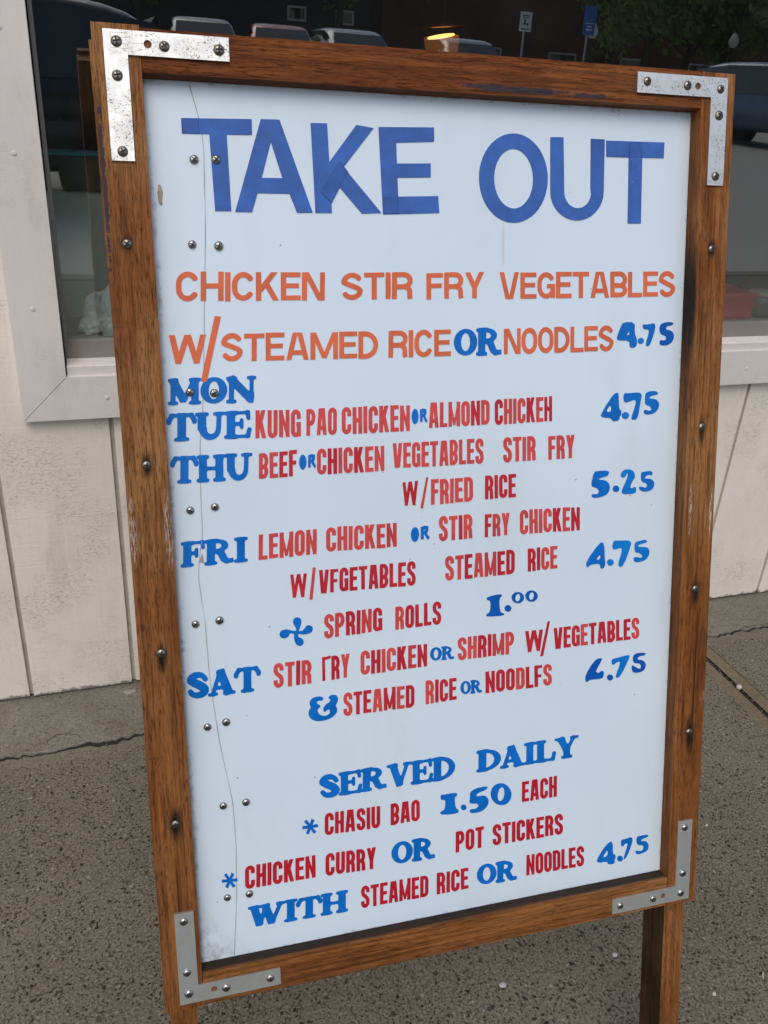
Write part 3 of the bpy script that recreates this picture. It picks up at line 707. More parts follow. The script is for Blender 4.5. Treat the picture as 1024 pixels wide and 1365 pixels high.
def vinyl(name, col, rough=.35, fade=.10):
    k = NT(name); v = k.obj()
    n1 = k.noise(v, 40, 4, .6)
    c = k.mix(k.mr(n1, .3, .7), tuple(x * (1 - fade) for x in col), tuple(min(1, x * (1 + fade)) for x in col))
    n2 = k.noise(k.obj((140, 260, 140)), 1, 5, .7); n3 = k.noise(k.obj((18, 18, 18)), 1, 3)
    c = k.mix(k.math('MULTIPLY', k.mr(n2, .62, .72, 0, .28), k.mr(n3, .45, .65)), c, tuple(x * .5 + .30 for x in col))
    k.bump(k.noise(k.obj((300, 300, 300)), 1, 3), .10, .0005)
    k.set(col=c, rough=k.mr(n1, .3, .7, rough - .08, rough + .12), spec=.25); return k.m
COLM = {'o': vinyl('orange_vinyl', (.66, .140, .055)), 'l': vinyl('faded_red_vinyl', (.60, .066, .060)), 'm': vinyl('mid_red_vinyl', (.55, .05, .05)),
        'd': vinyl('dark_red_vinyl', (.48, .018, .030)), 'r': vinyl('deep_red_vinyl', (.46, .012, .024)), 'b': vinyl('blue_vinyl', (.0005, .138, .49)),
        'c': vinyl('bright_blue_vinyl', (.001, .180, .56)), 'n': vinyl('navy_blue_vinyl', (.0005, .092, .40)), 't': vinyl('blue_cloth_tape', (.042, .122, .39), .55, .16)}
ZL0, ZL1 = -.0169, -.0164
WORDS=[('CHICKEN', 'h', 'o', (0.0553, 0.7061), (0.1926, 0.7066), (0.0569, 0.7317), (0.1935, 0.732)),
 ('STIR', 'h', 'o', (0.2087, 0.7069), (0.2798, 0.7077), (0.2094, 0.7317), (0.2802, 0.7328)),
 ('FRY', 'h', 'o', (0.294, 0.707), (0.355, 0.7082), (0.2943, 0.7319), (0.355, 0.7335)),
 ('VEGETABLES', 'h', 'o', (0.3707, 0.7071), (0.5721, 0.7092), (0.3706, 0.7329), (0.5709, 0.735)),
 ('W', 'h', 'o', (0.0457, 0.6504), (0.0788, 0.6504), (0.0473, 0.6766), (0.0803, 0.6768)),
 ('STEAMED', 'h', 'o', (0.0929, 0.6514), (0.2437, 0.6517), (0.0942, 0.6768), (0.2443, 0.6772)),
 ('RICE', 'h', 'o', (0.2543, 0.6515), (0.3189, 0.6524), (0.2549, 0.6773), (0.3191, 0.6783)),
 ('OR', 's', 'b', (0.3221, 0.6523), (0.3744, 0.652), (0.3223, 0.6783), (0.3743, 0.6788)),
 ('NOODLES', 'h', 'o', (0.3761, 0.6527), (0.5005, 0.6539), (0.376, 0.678), (0.4997, 0.68)),
 ('MON', 's', 'b', (0.0421, 0.6131), (0.1233, 0.6131), (0.0437, 0.6369), (0.1245, 0.6375)),
 ('TUE', 's', 'b', (0.0395, 0.5794), (0.117, 0.58), (0.0411, 0.6049), (0.1182, 0.6055)),
 ('KUNG', 'g', 'l', (0.1211, 0.5792), (0.1647, 0.5789), (0.1224, 0.6053), (0.1657, 0.6047)),
 ('PAO', 'g', 'l', (0.1703, 0.579), (0.2003, 0.5791), (0.1712, 0.6047), (0.2011, 0.6049)),
 ('CHICKEN', 'g', 'l', (0.2053, 0.5787), (0.2749, 0.5795), (0.206, 0.6051), (0.2753, 0.6051)),
 ('OR', 'x', 'b', (0.277, 0.5857), (0.2936, 0.5866), (0.2772, 0.6011), (0.2938, 0.6008)),
 ('ALMOND', 'g', 'lllldl', (0.2949, 0.5817), (0.3605, 0.5822), (0.2952, 0.6068), (0.3604, 0.6072)),
 ('CHICKEH', 'g', 'dllldld', (0.3663, 0.5814), (0.4307, 0.583), (0.3662, 0.6077), (0.4303, 0.608)),
 ('THU', 's', 'b', (0.0404, 0.54), (0.1162, 0.5397), (0.042, 0.5653), (0.1174, 0.5649)),
 ('BEEF', 'g', 'lldd', (0.1226, 0.5401), (0.1594, 0.5405), (0.1237, 0.5646), (0.1604, 0.5659)),
 ('OR', 'x', 'b', (0.1618, 0.5462), (0.1787, 0.5471), (0.1624, 0.5609), (0.1792, 0.5611)),
 ('CHICKEN', 'g', 'ldlldll', (0.1793, 0.5405), (0.2476, 0.5407), (0.1802, 0.5657), (0.2481, 0.5658)),
 ('VEGETABLES', 'g', 'l', (0.2564, 0.5426), (0.3538, 0.5426), (0.2569, 0.5676), (0.3538, 0.5682)),
 ('STIR', 'g', 'l', (0.3759, 0.542), (0.4126, 0.5428), (0.3757, 0.5678), (0.4122, 0.5677)),
 ('FRY', 'g', 'l', (0.4272, 0.5425), (0.4578, 0.5429), (0.4268, 0.5671), (0.4573, 0.5677)),
 ('W', 'g', 'd', (0.266, 0.5039), (0.2823, 0.5038), (0.2664, 0.5278), (0.2826, 0.5288)),
 ('FRIED', 'g', 'l', (0.2964, 0.5028), (0.3422, 0.5039), (0.2967, 0.5287), (0.3422, 0.5288)),
 ('RICE', 'g', 'd', (0.3556, 0.505), (0.3904, 0.505), (0.3556, 0.5293), (0.3902, 0.5299)),
 ('FRI', 's', 'b', (0.0443, 0.4591), (0.1083, 0.4599), (0.0459, 0.4835), (0.1095, 0.4844)),
 ('LEMON', 'g', 'l', (0.1186, 0.4602), (0.1762, 0.4615), (0.1198, 0.4851), (0.1771, 0.4868)),
 ('CHICKEN', 'g', 'llllllm', (0.1859, 0.4632), (0.2591, 0.462), (0.1867, 0.4875), (0.2595, 0.4868)),
 ('OR', 'x', 'b', (0.2743, 0.4654), (0.2945, 0.4665), (0.2745, 0.481), (0.2947, 0.4815)),
 ('STIR', 'g', 'lldl', (0.3045, 0.4641), (0.3415, 0.4648), (0.3048, 0.4899), (0.3416, 0.49)),
 ('FRY', 'g', 'dml', (0.3554, 0.4645), (0.3838, 0.4648), (0.3554, 0.4885), (0.3836, 0.4885)),
 ('CHICKEN', 'g', 'lllldld', (0.3953, 0.4644), (0.4656, 0.464), (0.3951, 0.4906), (0.465, 0.4895)),
 ('W', 'g', 'd', (0.148, 0.419), (0.1647, 0.4189), (0.149, 0.4427), (0.1655, 0.4427)),
 ('VFGETABLES', 'g', 'd', (0.1769, 0.4208), (0.2787, 0.4199), (0.1778, 0.4447), (0.279, 0.4452)),
 ('STEAMED', 'g', 'lldlmdd', (0.3111, 0.4216), (0.3896, 0.4221), (0.3113, 0.4477), (0.3894, 0.4483)),
 ('RICE', 'g', 'ddll', (0.4049, 0.4231), (0.4397, 0.4235), (0.4046, 0.4484), (0.4392, 0.4485)),
 ('SPRING', 'g', 'llddmd', (0.1808, 0.3731), (0.2419, 0.3749), (0.1817, 0.3984), (0.2424, 0.3997)),
 ('ROLLS', 'g', 'ldddd', (0.256, 0.3744), (0.3062, 0.3753), (0.2565, 0.399), (0.3064, 0.3998)),
 ('SAT', 's', 'b', (0.0421, 0.3265), (0.1139, 0.3265), (0.0437, 0.3527), (0.1151, 0.3524)),
 ('STIR', 'g', 'lldl', (0.1273, 0.3272), (0.1661, 0.327), (0.1285, 0.3528), (0.167, 0.3525)),
 ('FRY', 'g', 'ddl', (0.1771, 0.3284), (0.2062, 0.3294), (0.178, 0.3536), (0.2069, 0.3542)),
 ('CHICKEN', 'g', 'ldlldmd', (0.2177, 0.3294), (0.2901, 0.3306), (0.2184, 0.3551), (0.2904, 0.3553)),
 ('OR', 's', 'b', (0.2936, 0.3358), (0.3209, 0.335), (0.2938, 0.3507), (0.3209, 0.3492)),
 ('SHRIMP', 'g', 'llddml', (0.3247, 0.3329), (0.3896, 0.3332), (0.3248, 0.3579), (0.3894, 0.3579)),
 ('W', 'g', 'd', (0.4027, 0.3326), (0.4237, 0.3326), (0.4025, 0.3569), (0.4234, 0.3567)),
 ('VEGETABLES', 'g', 'dddldddddl', (0.4368, 0.3325), (0.5432, 0.3328), (0.4364, 0.3566), (0.5422, 0.3578)),
 ('STEAMED', 'g', 'lddldld', (0.1983, 0.2876), (0.2754, 0.2868), (0.199, 0.3124), (0.2758, 0.3119)),
 ('RICE', 'g', 'lddd', (0.288, 0.2878), (0.323, 0.2894), (0.2883, 0.3143), (0.3231, 0.3133)),
 ('OR', 's', 'b', (0.3275, 0.2936), (0.3525, 0.2929), (0.3275, 0.3089), (0.3525, 0.3074)),
 ('NOODLFS', 'g', 'dddlddl', (0.3564, 0.2913), (0.4353, 0.2908), (0.3564, 0.3163), (0.4348, 0.3154)),
 ('SERVED', 's', 'b', (0.1699, 0.1993), (0.3209, 0.1986), (0.1707, 0.2245), (0.3211, 0.2254)),
 ('DAILY', 's', 'b', (0.3457, 0.2008), (0.4704, 0.2006), (0.3457, 0.2256), (0.4698, 0.2267)),
 ('CHASIU', 'g', 'r', (0.1741, 0.1569), (0.2348, 0.1546), (0.175, 0.1818), (0.2353, 0.1797)),
 ('BAO', 'g', 'r', (0.2466, 0.1551), (0.2796, 0.1555), (0.2471, 0.1797), (0.2799, 0.1802)),
 ('EACH', 'g', 'r', (0.4006, 0.1561), (0.4437, 0.1561), (0.4004, 0.1807), (0.4433, 0.1811)),
 ('CHICKEN', 'g', 'r', (0.0881, 0.1113), (0.1626, 0.1103), (0.0894, 0.1368), (0.1634, 0.1355)),
 ('CURRY', 'g', 'r', (0.1734, 0.1099), (0.2293, 0.1077), (0.1743, 0.1352), (0.2298, 0.1328)),
 ('OR', 's', 'b', (0.2466, 0.1089), (0.2976, 0.1062), (0.2471, 0.1347), (0.2979, 0.1325)),
 ('POT', 'g', 'r', (0.321, 0.1086), (0.3544, 0.1092), (0.3212, 0.1339), (0.3544, 0.1345)),
 ('STICKERS', 'g', 'r', (0.3652, 0.109), (0.4523, 0.1079), (0.3651, 0.1343), (0.4518, 0.1335)),
 ('WITH', 's', 'b', (0.0884, 0.0655), (0.1966, 0.0631), (0.0896, 0.0902), (0.1973, 0.0882)),
 ('STEAMED', 'g', 'r', (0.2113, 0.0629), (0.2884, 0.0622), (0.212, 0.0892), (0.2887, 0.0875)),
 ('RICE', 'g', 'r', (0.2983, 0.062), (0.3359, 0.0618), (0.2985, 0.0878), (0.336, 0.0873)),
 ('OR', 's', 'b', (0.3461, 0.0634), (0.3961, 0.0604), (0.3461, 0.0882), (0.3959, 0.0864)),
 ('NOODLES', 'g', 'r', (0.407, 0.0635), (0.4804, 0.0621), (0.4068, 0.0891), (0.4797, 0.0876))]
POLYS=[('t',0,[[(0.0695,0.862),(0.1312,0.8641),(0.1309,0.8508),(0.1084,0.8501),(0.1091,0.7851),(0.0947,0.7847),(0.0931,0.8498),(0.0694,0.8493)]]),
('t',0,[[(0.1393,0.8645),(0.1562,0.865),(0.1839,0.7854),(0.1692,0.7848),(0.1628,0.8014),(0.1336,0.8012),(0.1277,0.7845),(0.1125,0.7845)],[(0.1476,0.8458),(0.1568,0.8149),(0.138,0.8146)]]),
('t',0,[[(0.1847,0.8635),(0.2,0.8639),(0.201,0.8305),(0.2276,0.8639),(0.2441,0.8618),(0.2144,0.8264),(0.25,0.7866),(0.231,0.7855),(0.2048,0.8142),(0.2014,0.8101),(0.2021,0.7855),(0.1864,0.7852)]]),
('t',0,[[(0.2488,0.863),(0.3034,0.8652),(0.3033,0.8524),(0.2657,0.85),(0.2661,0.8315),(0.2997,0.8328),(0.2995,0.8202),(0.2664,0.8188),(0.2668,0.8018),(0.3069,0.8034),(0.3079,0.7879),(0.2667,0.7859),(0.2515,0.7853)]]),
('t',0,[[(0.422,0.8241),(0.4219,0.8186),(0.4212,0.8132),(0.4198,0.8079),(0.4178,0.8028),(0.4153,0.7981),(0.4122,0.7938),(0.4087,0.79),(0.4047,0.7868),(0.4004,0.7842),(0.3959,0.7822),(0.3912,0.7809),(0.3864,0.7804),(0.3816,0.7806),(0.3769,0.7815),(0.3723,0.7831),(0.3679,0.7853),(0.3639,0.7882),(0.3603,0.7917),(0.357,0.7957),(0.3543,0.8001),(0.3521,0.8049),(0.3505,0.8099),(0.3495,0.8152),(0.3491,0.8205),(0.3492,0.8259),(0.35,0.8312),(0.3514,0.8363),(0.3534,0.8412),(0.3559,0.8458),(0.3588,0.85),(0.3623,0.8537),(0.3661,0.8569),(0.3702,0.8595),(0.3746,0.8615),(0.3792,0.8628),(0.3839,0.8634),(0.3886,0.8634),(0.3933,0.8626),(0.3979,0.8612),(0.4022,0.8591),(0.4063,0.8563),(0.4101,0.853),(0.4134,0.8491),(0.4162,0.8447),(0.4186,0.84),(0.4203,0.8349),(0.4215,0.8296)],[(0.4062,0.8228),(0.4061,0.8184),(0.4055,0.8141),(0.4044,0.81),(0.4028,0.8062),(0.4007,0.8027),(0.3983,0.7998),(0.3956,0.7973),(0.3926,0.7955),(0.3894,0.7944),(0.3862,0.7939),(0.3829,0.7941),(0.3797,0.795),(0.3766,0.7965),(0.3738,0.7987),(0.3713,0.8014),(0.3691,0.8047),(0.3673,0.8083),(0.366,0.8123),(0.3651,0.8165),(0.3647,0.8208),(0.3649,0.8251),(0.3655,0.8293),(0.3666,0.8334),(0.3682,0.8371),(0.3702,0.8405),(0.3726,0.8434),(0.3753,0.8458),(0.3782,0.8476),(0.3813,0.8488),(0.3845,0.8494),(0.3877,0.8492),(0.3909,0.8484),(0.394,0.8469),(0.3968,0.8448),(0.3994,0.8421),(0.4016,0.8389),(0.4035,0.8353),(0.4049,0.8314),(0.4058,0.8272)]]),
('t',0,[[(0.4243,0.8618),(0.4385,0.8624),(0.4402,0.8152),(0.4405,0.8086),(0.4414,0.8054),(0.443,0.8025),(0.4451,0.7999),(0.4478,0.7979),(0.4508,0.7966),(0.454,0.7959),(0.4573,0.796),(0.4605,0.7968),(0.4634,0.7983),(0.466,0.8004),(0.4681,0.8031),(0.4695,0.8061),(0.4703,0.8094),(0.4694,0.8161),(0.4686,0.8623),(0.4841,0.8623),(0.4843,0.8129),(0.4843,0.8115),(0.4838,0.807),(0.4826,0.8026),(0.4806,0.7985),(0.4779,0.7947),(0.4746,0.7914),(0.4709,0.7886),(0.4667,0.7864),(0.4621,0.7849),(0.4574,0.784),(0.4527,0.7839),(0.448,0.7846),(0.4435,0.7859),(0.4392,0.7879),(0.4354,0.7905),(0.4321,0.7936),(0.4293,0.7972),(0.4272,0.8012),(0.4258,0.8054),(0.4251,0.8098)]]),
('t',0,[[(0.4858,0.8613),(0.5524,0.8623),(0.5522,0.8471),(0.5273,0.8465),(0.5281,0.7824),(0.5128,0.7821),(0.5118,0.8462),(0.4863,0.846)]]),
('o',0,[[(0.0891,0.6927),(0.0948,0.6922),(0.0786,0.6334),(0.0733,0.634)]]),
('l',0,[[(0.2916,0.5317),(0.2938,0.5315),(0.2878,0.4999),(0.285,0.5003)]]),
('l',0,[[(0.1718,0.4482),(0.1747,0.4479),(0.1703,0.4151),(0.1671,0.4157)]]),
('d',0,[[(0.429,0.3649),(0.4318,0.3649),(0.4242,0.3262),(0.4207,0.326)]]),
('b',2,[[(0.507,0.6099),(0.5041,0.6096),(0.4995,0.6056),(0.4882,0.5888),(0.4878,0.5843),(0.5002,0.5834),(0.5015,0.5795),(0.5098,0.5801),(0.5098,0.5853),(0.512,0.5855),(0.5118,0.5914),(0.5091,0.5917),(0.5079,0.6085)],[(0.4991,0.5983),(0.5002,0.5897),(0.4929,0.5899)]]),
('c',0,[[(0.5213,0.5851),(0.5211,0.5839),(0.5205,0.5829),(0.5196,0.5821),(0.5184,0.5816),(0.5171,0.5814),(0.5158,0.5817),(0.5145,0.5823),(0.5136,0.5832),(0.5129,0.5842),(0.5127,0.5854),(0.5128,0.5866),(0.5134,0.5876),(0.5143,0.5884),(0.5155,0.5889),(0.5168,0.5891),(0.5182,0.5888),(0.5194,0.5882),(0.5204,0.5874),(0.521,0.5863)]]),
('b',2,[[(0.5161,0.6095),(0.5183,0.6086),(0.5368,0.6099),(0.5345,0.5981),(0.5319,0.5804),(0.5247,0.5803),(0.524,0.5821),(0.5305,0.6009),(0.5257,0.6016),(0.5192,0.5992),(0.5151,0.5993),(0.514,0.6036),(0.5143,0.6077)]]),
('b',2,[[(0.5405,0.6085),(0.5458,0.6104),(0.5537,0.6102),(0.5564,0.6067),(0.5508,0.6055),(0.5466,0.6049),(0.5449,0.602),(0.5522,0.6023),(0.5575,0.5979),(0.5575,0.5925),(0.554,0.5873),(0.5468,0.585),(0.5393,0.5858),(0.5393,0.5911),(0.5449,0.5891),(0.5485,0.5897),(0.5484,0.5918),(0.5452,0.5951),(0.5406,0.5958),(0.5401,0.6022)]]),
('b',2,[[(0.4811,0.5262),(0.4852,0.5272),(0.4993,0.5271),(0.4987,0.5211),(0.4884,0.5193),(0.4861,0.5178),(0.495,0.5168),(0.5,0.5121),(0.5007,0.5067),(0.4979,0.5009),(0.4896,0.4982),(0.4807,0.498),(0.4786,0.5005),(0.4797,0.5026),(0.4859,0.5016),(0.4882,0.5047),(0.4851,0.5087),(0.4786,0.5107),(0.4784,0.5156)]]),
('b',0,[[(0.5122,0.5062),(0.512,0.5051),(0.5115,0.5041),(0.5106,0.5034),(0.5095,0.5029),(0.5083,0.5028),(0.5071,0.5031),(0.5059,0.5037),(0.505,0.5045),(0.5044,0.5056),(0.5042,0.5067),(0.5044,0.5078),(0.5049,0.5087),(0.5058,0.5095),(0.5068,0.5099),(0.5081,0.51),(0.5093,0.5098),(0.5104,0.5092),(0.5113,0.5083),(0.5119,0.5073)]]),
('c',2,[[(0.5132,0.52),(0.514,0.5237),(0.5175,0.5268),(0.5236,0.527),(0.5285,0.5251),(0.5308,0.5206),(0.5306,0.5163),(0.5283,0.5142),(0.5249,0.5068),(0.528,0.5055),(0.5297,0.5071),(0.5328,0.5067),(0.5331,0.4995),(0.5166,0.4995),(0.5147,0.5036),(0.5209,0.5152),(0.5225,0.5216),(0.5213,0.5233),(0.519,0.5186),(0.516,0.5177)]]),
('b',2,[[(0.5383,0.5224),(0.5408,0.523),(0.5499,0.5239),(0.5528,0.5215),(0.5522,0.5183),(0.5476,0.5197),(0.5434,0.5177),(0.5432,0.5155),(0.5509,0.5151),(0.5554,0.511),(0.555,0.5055),(0.5514,0.5019),(0.5441,0.5007),(0.5391,0.5021),(0.5363,0.505),(0.5365,0.5072),(0.5414,0.5063),(0.5451,0.505),(0.5469,0.5077),(0.5449,0.5105),(0.5387,0.5125)]]),
('b',1,[[(0.4957,0.4474),(0.4898,0.4479),(0.4742,0.4282),(0.4746,0.422),(0.4765,0.4216),(0.4794,0.4243),(0.4912,0.4247),(0.4917,0.4187),(0.496,0.4185),(0.4979,0.4248),(0.4966,0.429)],[(0.4914,0.4356),(0.4912,0.4288),(0.4859,0.4292)]]),
('c',0,[[(0.5079,0.4243),(0.5077,0.4232),(0.5072,0.4222),(0.5063,0.4215),(0.5052,0.421),(0.504,0.421),(0.5027,0.4212),(0.5016,0.4219),(0.5007,0.4228),(0.5001,0.4239),(0.4998,0.425),(0.5,0.4261),(0.5005,0.4271),(0.5014,0.4279),(0.5025,0.4283),(0.5037,0.4284),(0.505,0.4281),(0.5061,0.4275),(0.5071,0.4266),(0.5077,0.4255)]]),
('c',2,[[(0.5076,0.4492),(0.5121,0.4484),(0.5296,0.4476),(0.5277,0.4387),(0.5198,0.4181),(0.5123,0.4191),(0.5191,0.4394),(0.5138,0.4398),(0.5094,0.4388),(0.5064,0.4391),(0.5055,0.4439)]]),
('c',2,[[(0.5332,0.4451),(0.5392,0.446),(0.5468,0.4471),(0.5497,0.4438),(0.5409,0.4424),(0.5379,0.4413),(0.538,0.4392),(0.5486,0.4386),(0.5522,0.4346),(0.5521,0.4291),(0.5477,0.4232),(0.5371,0.4217),(0.5333,0.4231),(0.5326,0.4284),(0.5384,0.4275),(0.543,0.4264),(0.5437,0.4291),(0.5397,0.4325),(0.5336,0.4334)]]),
('n',2,[[(0.4966,0.3149),(0.489,0.3148),(0.4795,0.3024),(0.4762,0.295),(0.4773,0.2881),(0.4806,0.2901),(0.4836,0.2912),(0.498,0.2903),(0.4997,0.2956),(0.4988,0.2996),(0.4955,0.2997),(0.494,0.2977),(0.4887,0.2991),(0.4915,0.3045),(0.4966,0.3132)]]),
('n',0,[[(0.5113,0.2901),(0.5112,0.289),(0.5107,0.2881),(0.5098,0.2874),(0.5088,0.287),(0.5076,0.287),(0.5064,0.2873),(0.5053,0.288),(0.5044,0.2889),(0.5039,0.2899),(0.5036,0.2911),(0.5038,0.2922),(0.5043,0.2931),(0.5051,0.2938),(0.5062,0.2942),(0.5074,0.2942),(0.5086,0.2939),(0.5097,0.2932),(0.5105,0.2923),(0.5111,0.2913)]]),
('c',2,[[(0.5096,0.3123),(0.5164,0.3129),(0.5325,0.3154),(0.5304,0.3091),(0.5203,0.2894),(0.5134,0.2888),(0.5212,0.3081),(0.5151,0.3081),(0.5121,0.3049),(0.5093,0.3059),(0.5089,0.3095)]]),
('n',2,[[(0.5361,0.3157),(0.552,0.3152),(0.5524,0.312),(0.5428,0.3113),(0.5413,0.3078),(0.5492,0.3062),(0.5533,0.3013),(0.552,0.2949),(0.5466,0.2919),(0.5357,0.2923),(0.5345,0.3029),(0.5393,0.2994),(0.5457,0.2957),(0.5471,0.2984),(0.5454,0.303),(0.536,0.3041)]]),
('b',1,[[(0.511,0.6831),(0.5249,0.6829),(0.5248,0.672),(0.5284,0.6635),(0.5273,0.6569),(0.5194,0.6563),(0.5195,0.6641),(0.5047,0.6643),(0.5038,0.6675),(0.5084,0.6783)],[(0.5188,0.6738),(0.519,0.6699),(0.5148,0.6695)]]),
('c',0,[[(0.5363,0.6634),(0.5362,0.6624),(0.5357,0.6615),(0.5349,0.6608),(0.5339,0.6604),(0.5328,0.6602),(0.5316,0.6604),(0.5306,0.6609),(0.5298,0.6616),(0.5292,0.6625),(0.529,0.6635),(0.5291,0.6645),(0.5296,0.6653),(0.5304,0.666),(0.5314,0.6664),(0.5325,0.6666),(0.5337,0.6664),(0.5347,0.666),(0.5355,0.6652),(0.5361,0.6643)]]),
('b',2,[[(0.5348,0.6809),(0.539,0.6799),(0.5516,0.6827),(0.5442,0.6579),(0.5377,0.6575),(0.5434,0.6754),(0.537,0.675),(0.5341,0.6775)]]),
('n',2,[[(0.5546,0.6802),(0.5616,0.6826),(0.5707,0.6825),(0.5714,0.6795),(0.5632,0.6784),(0.5619,0.6747),(0.5691,0.6739),(0.5731,0.6689),(0.5711,0.6616),(0.5641,0.658),(0.5555,0.6586),(0.5553,0.6643),(0.5624,0.663),(0.5637,0.6678),(0.555,0.6704)]]),
('b',1,[[(0.5173,0.0871),(0.5093,0.0838),(0.4982,0.0689),(0.497,0.062),(0.5114,0.0615),(0.5116,0.0569),(0.5212,0.0568),(0.5201,0.0627),(0.5221,0.0643),(0.5208,0.0689),(0.5179,0.0688)],[(0.5109,0.0778),(0.5112,0.0678),(0.504,0.0675)]]),
('b',0,[[(0.5316,0.0611),(0.5314,0.06),(0.5309,0.059),(0.5301,0.0583),(0.529,0.058),(0.5279,0.0581),(0.5267,0.0585),(0.5256,0.0592),(0.5247,0.0602),(0.5241,0.0614),(0.5239,0.0625),(0.5241,0.0637),(0.5246,0.0646),(0.5254,0.0653),(0.5264,0.0656),(0.5276,0.0656),(0.5288,0.0651),(0.5299,0.0644),(0.5308,0.0634),(0.5313,0.0623)]]),
('b',2,[[(0.5281,0.086),(0.5331,0.0859),(0.5456,0.0876),(0.539,0.0668),(0.534,0.0595),(0.5322,0.061),(0.5385,0.0803),(0.5333,0.0802),(0.5313,0.0768),(0.5284,0.0782)]]),
('b',2,[[(0.5486,0.0864),(0.556,0.0865),(0.5649,0.0863),(0.5644,0.083),(0.5562,0.0822),(0.5548,0.079),(0.5622,0.0788),(0.5664,0.0717),(0.5643,0.0649),(0.5554,0.0628),(0.5486,0.0636),(0.5484,0.0688),(0.5553,0.0657),(0.5596,0.0687),(0.558,0.0739),(0.5499,0.0748)]]),
('b',2,[[(0.3039,0.1812),(0.3077,0.1806),(0.323,0.1811),(0.323,0.1767),(0.3199,0.1764),(0.3208,0.1626),(0.325,0.1598),(0.3242,0.1555),(0.3029,0.1574),(0.3037,0.1617),(0.3088,0.1626),(0.3097,0.175),(0.3038,0.1747)]]),
('b',0,[[(0.334,0.1612),(0.3338,0.1601),(0.3334,0.1593),(0.3326,0.1586),(0.3317,0.1583),(0.3306,0.1583),(0.3296,0.1587),(0.3287,0.1593),(0.3279,0.1602),(0.3274,0.1612),(0.3273,0.1623),(0.3275,0.1633),(0.3279,0.1642),(0.3287,0.1648),(0.3296,0.1652),(0.3307,0.1652),(0.3317,0.1648),(0.3326,0.1642),(0.3334,0.1633),(0.3338,0.1622)]]),
('b',2,[[(0.3385,0.1812),(0.3588,0.183),(0.3588,0.1788),(0.3449,0.1756),(0.3462,0.1715),(0.3554,0.1725),(0.3606,0.1664),(0.3593,0.1586),(0.3515,0.1526),(0.3384,0.153),(0.3374,0.1585),(0.3449,0.1572),(0.3488,0.1604),(0.3462,0.1641),(0.3371,0.1651),(0.3379,0.1702)]]),
('b',0,[[(0.3872,0.1711),(0.3877,0.1681),(0.3875,0.1651),(0.3867,0.1625),(0.3853,0.1602),(0.3834,0.1583),(0.3811,0.1571),(0.3785,0.1566),(0.3757,0.1567),(0.3729,0.1575),(0.3702,0.1589),(0.3678,0.1608),(0.3657,0.1633),(0.3641,0.166),(0.3631,0.169),(0.3627,0.172),(0.3629,0.1749),(0.3637,0.1775),(0.365,0.1798),(0.3669,0.1816),(0.3692,0.1828),(0.3718,0.1834),(0.3746,0.1833),(0.3773,0.1826),(0.38,0.1812),(0.3825,0.1792),(0.3845,0.1768),(0.3861,0.1741)],[(0.3791,0.1688),(0.3785,0.1663),(0.3776,0.1642),(0.3764,0.1627),(0.3752,0.1618),(0.3739,0.1618),(0.3727,0.1626),(0.3718,0.1641),(0.3712,0.1662),(0.371,0.1687),(0.3712,0.1713),(0.3718,0.1737),(0.3727,0.1758),(0.3738,0.1774),(0.3751,0.1782),(0.3763,0.1782),(0.3775,0.1774),(0.3784,0.1759),(0.379,0.1738),(0.3792,0.1714)]]),
('n',2,[[(0.3571,0.3965),(0.3581,0.3997),(0.3749,0.4016),(0.3747,0.3981),(0.3718,0.397),(0.3727,0.3808),(0.378,0.3794),(0.3774,0.3769),(0.3572,0.3777),(0.3572,0.3804),(0.3618,0.3825),(0.3622,0.3951)]]),
('n',0,[[(0.386,0.3841),(0.3858,0.383),(0.3852,0.382),(0.3844,0.3813),(0.3833,0.3808),(0.3821,0.3808),(0.3809,0.3811),(0.3798,0.3817),(0.3789,0.3826),(0.3784,0.3837),(0.3782,0.3849),(0.3784,0.386),(0.3789,0.387),(0.3798,0.3877),(0.3809,0.3882),(0.382,0.3882),(0.3832,0.3879),(0.3843,0.3873),(0.3852,0.3864),(0.3858,0.3853)]]),
('n',0,[[(0.4006,0.3946),(0.4004,0.3929),(0.3995,0.3913),(0.3982,0.3901),(0.3965,0.3893),(0.3945,0.389),(0.3925,0.3892),(0.3905,0.3899),(0.3888,0.391),(0.3874,0.3925),(0.3866,0.3942),(0.3863,0.396),(0.3866,0.3977),(0.3874,0.3993),(0.3887,0.4005),(0.3904,0.4013),(0.3924,0.4016),(0.3944,0.4014),(0.3964,0.4007),(0.3981,0.3996),(0.3995,0.3981),(0.4003,0.3964)],[(0.3963,0.3946),(0.3958,0.3931),(0.395,0.3918),(0.3939,0.3912),(0.3928,0.3911),(0.3918,0.3917),(0.391,0.3928),(0.3906,0.3943),(0.3906,0.396),(0.3911,0.3975),(0.3919,0.3987),(0.3929,0.3994),(0.3941,0.3995),(0.3951,0.3989),(0.3959,0.3978),(0.3963,0.3963)]]),
('n',0,[[(0.4168,0.3948),(0.4165,0.393),(0.4156,0.3915),(0.4143,0.3903),(0.4126,0.3895),(0.4106,0.3892),(0.4085,0.3894),(0.4065,0.3901),(0.4048,0.3912),(0.4034,0.3927),(0.4026,0.3944),(0.4023,0.3962),(0.4025,0.3979),(0.4034,0.3995),(0.4047,0.4007),(0.4064,0.4015),(0.4084,0.4018),(0.4104,0.4016),(0.4124,0.4009),(0.4142,0.3998),(0.4156,0.3983),(0.4164,0.3966)],[(0.4124,0.3948),(0.4119,0.3932),(0.4111,0.392),(0.41,0.3913),(0.4089,0.3913),(0.4078,0.3919),(0.407,0.393),(0.4066,0.3945),(0.4066,0.3962),(0.4071,0.3977),(0.4079,0.399),(0.409,0.3996),(0.4101,0.3997),(0.4112,0.3991),(0.412,0.398),(0.4124,0.3965)]]),
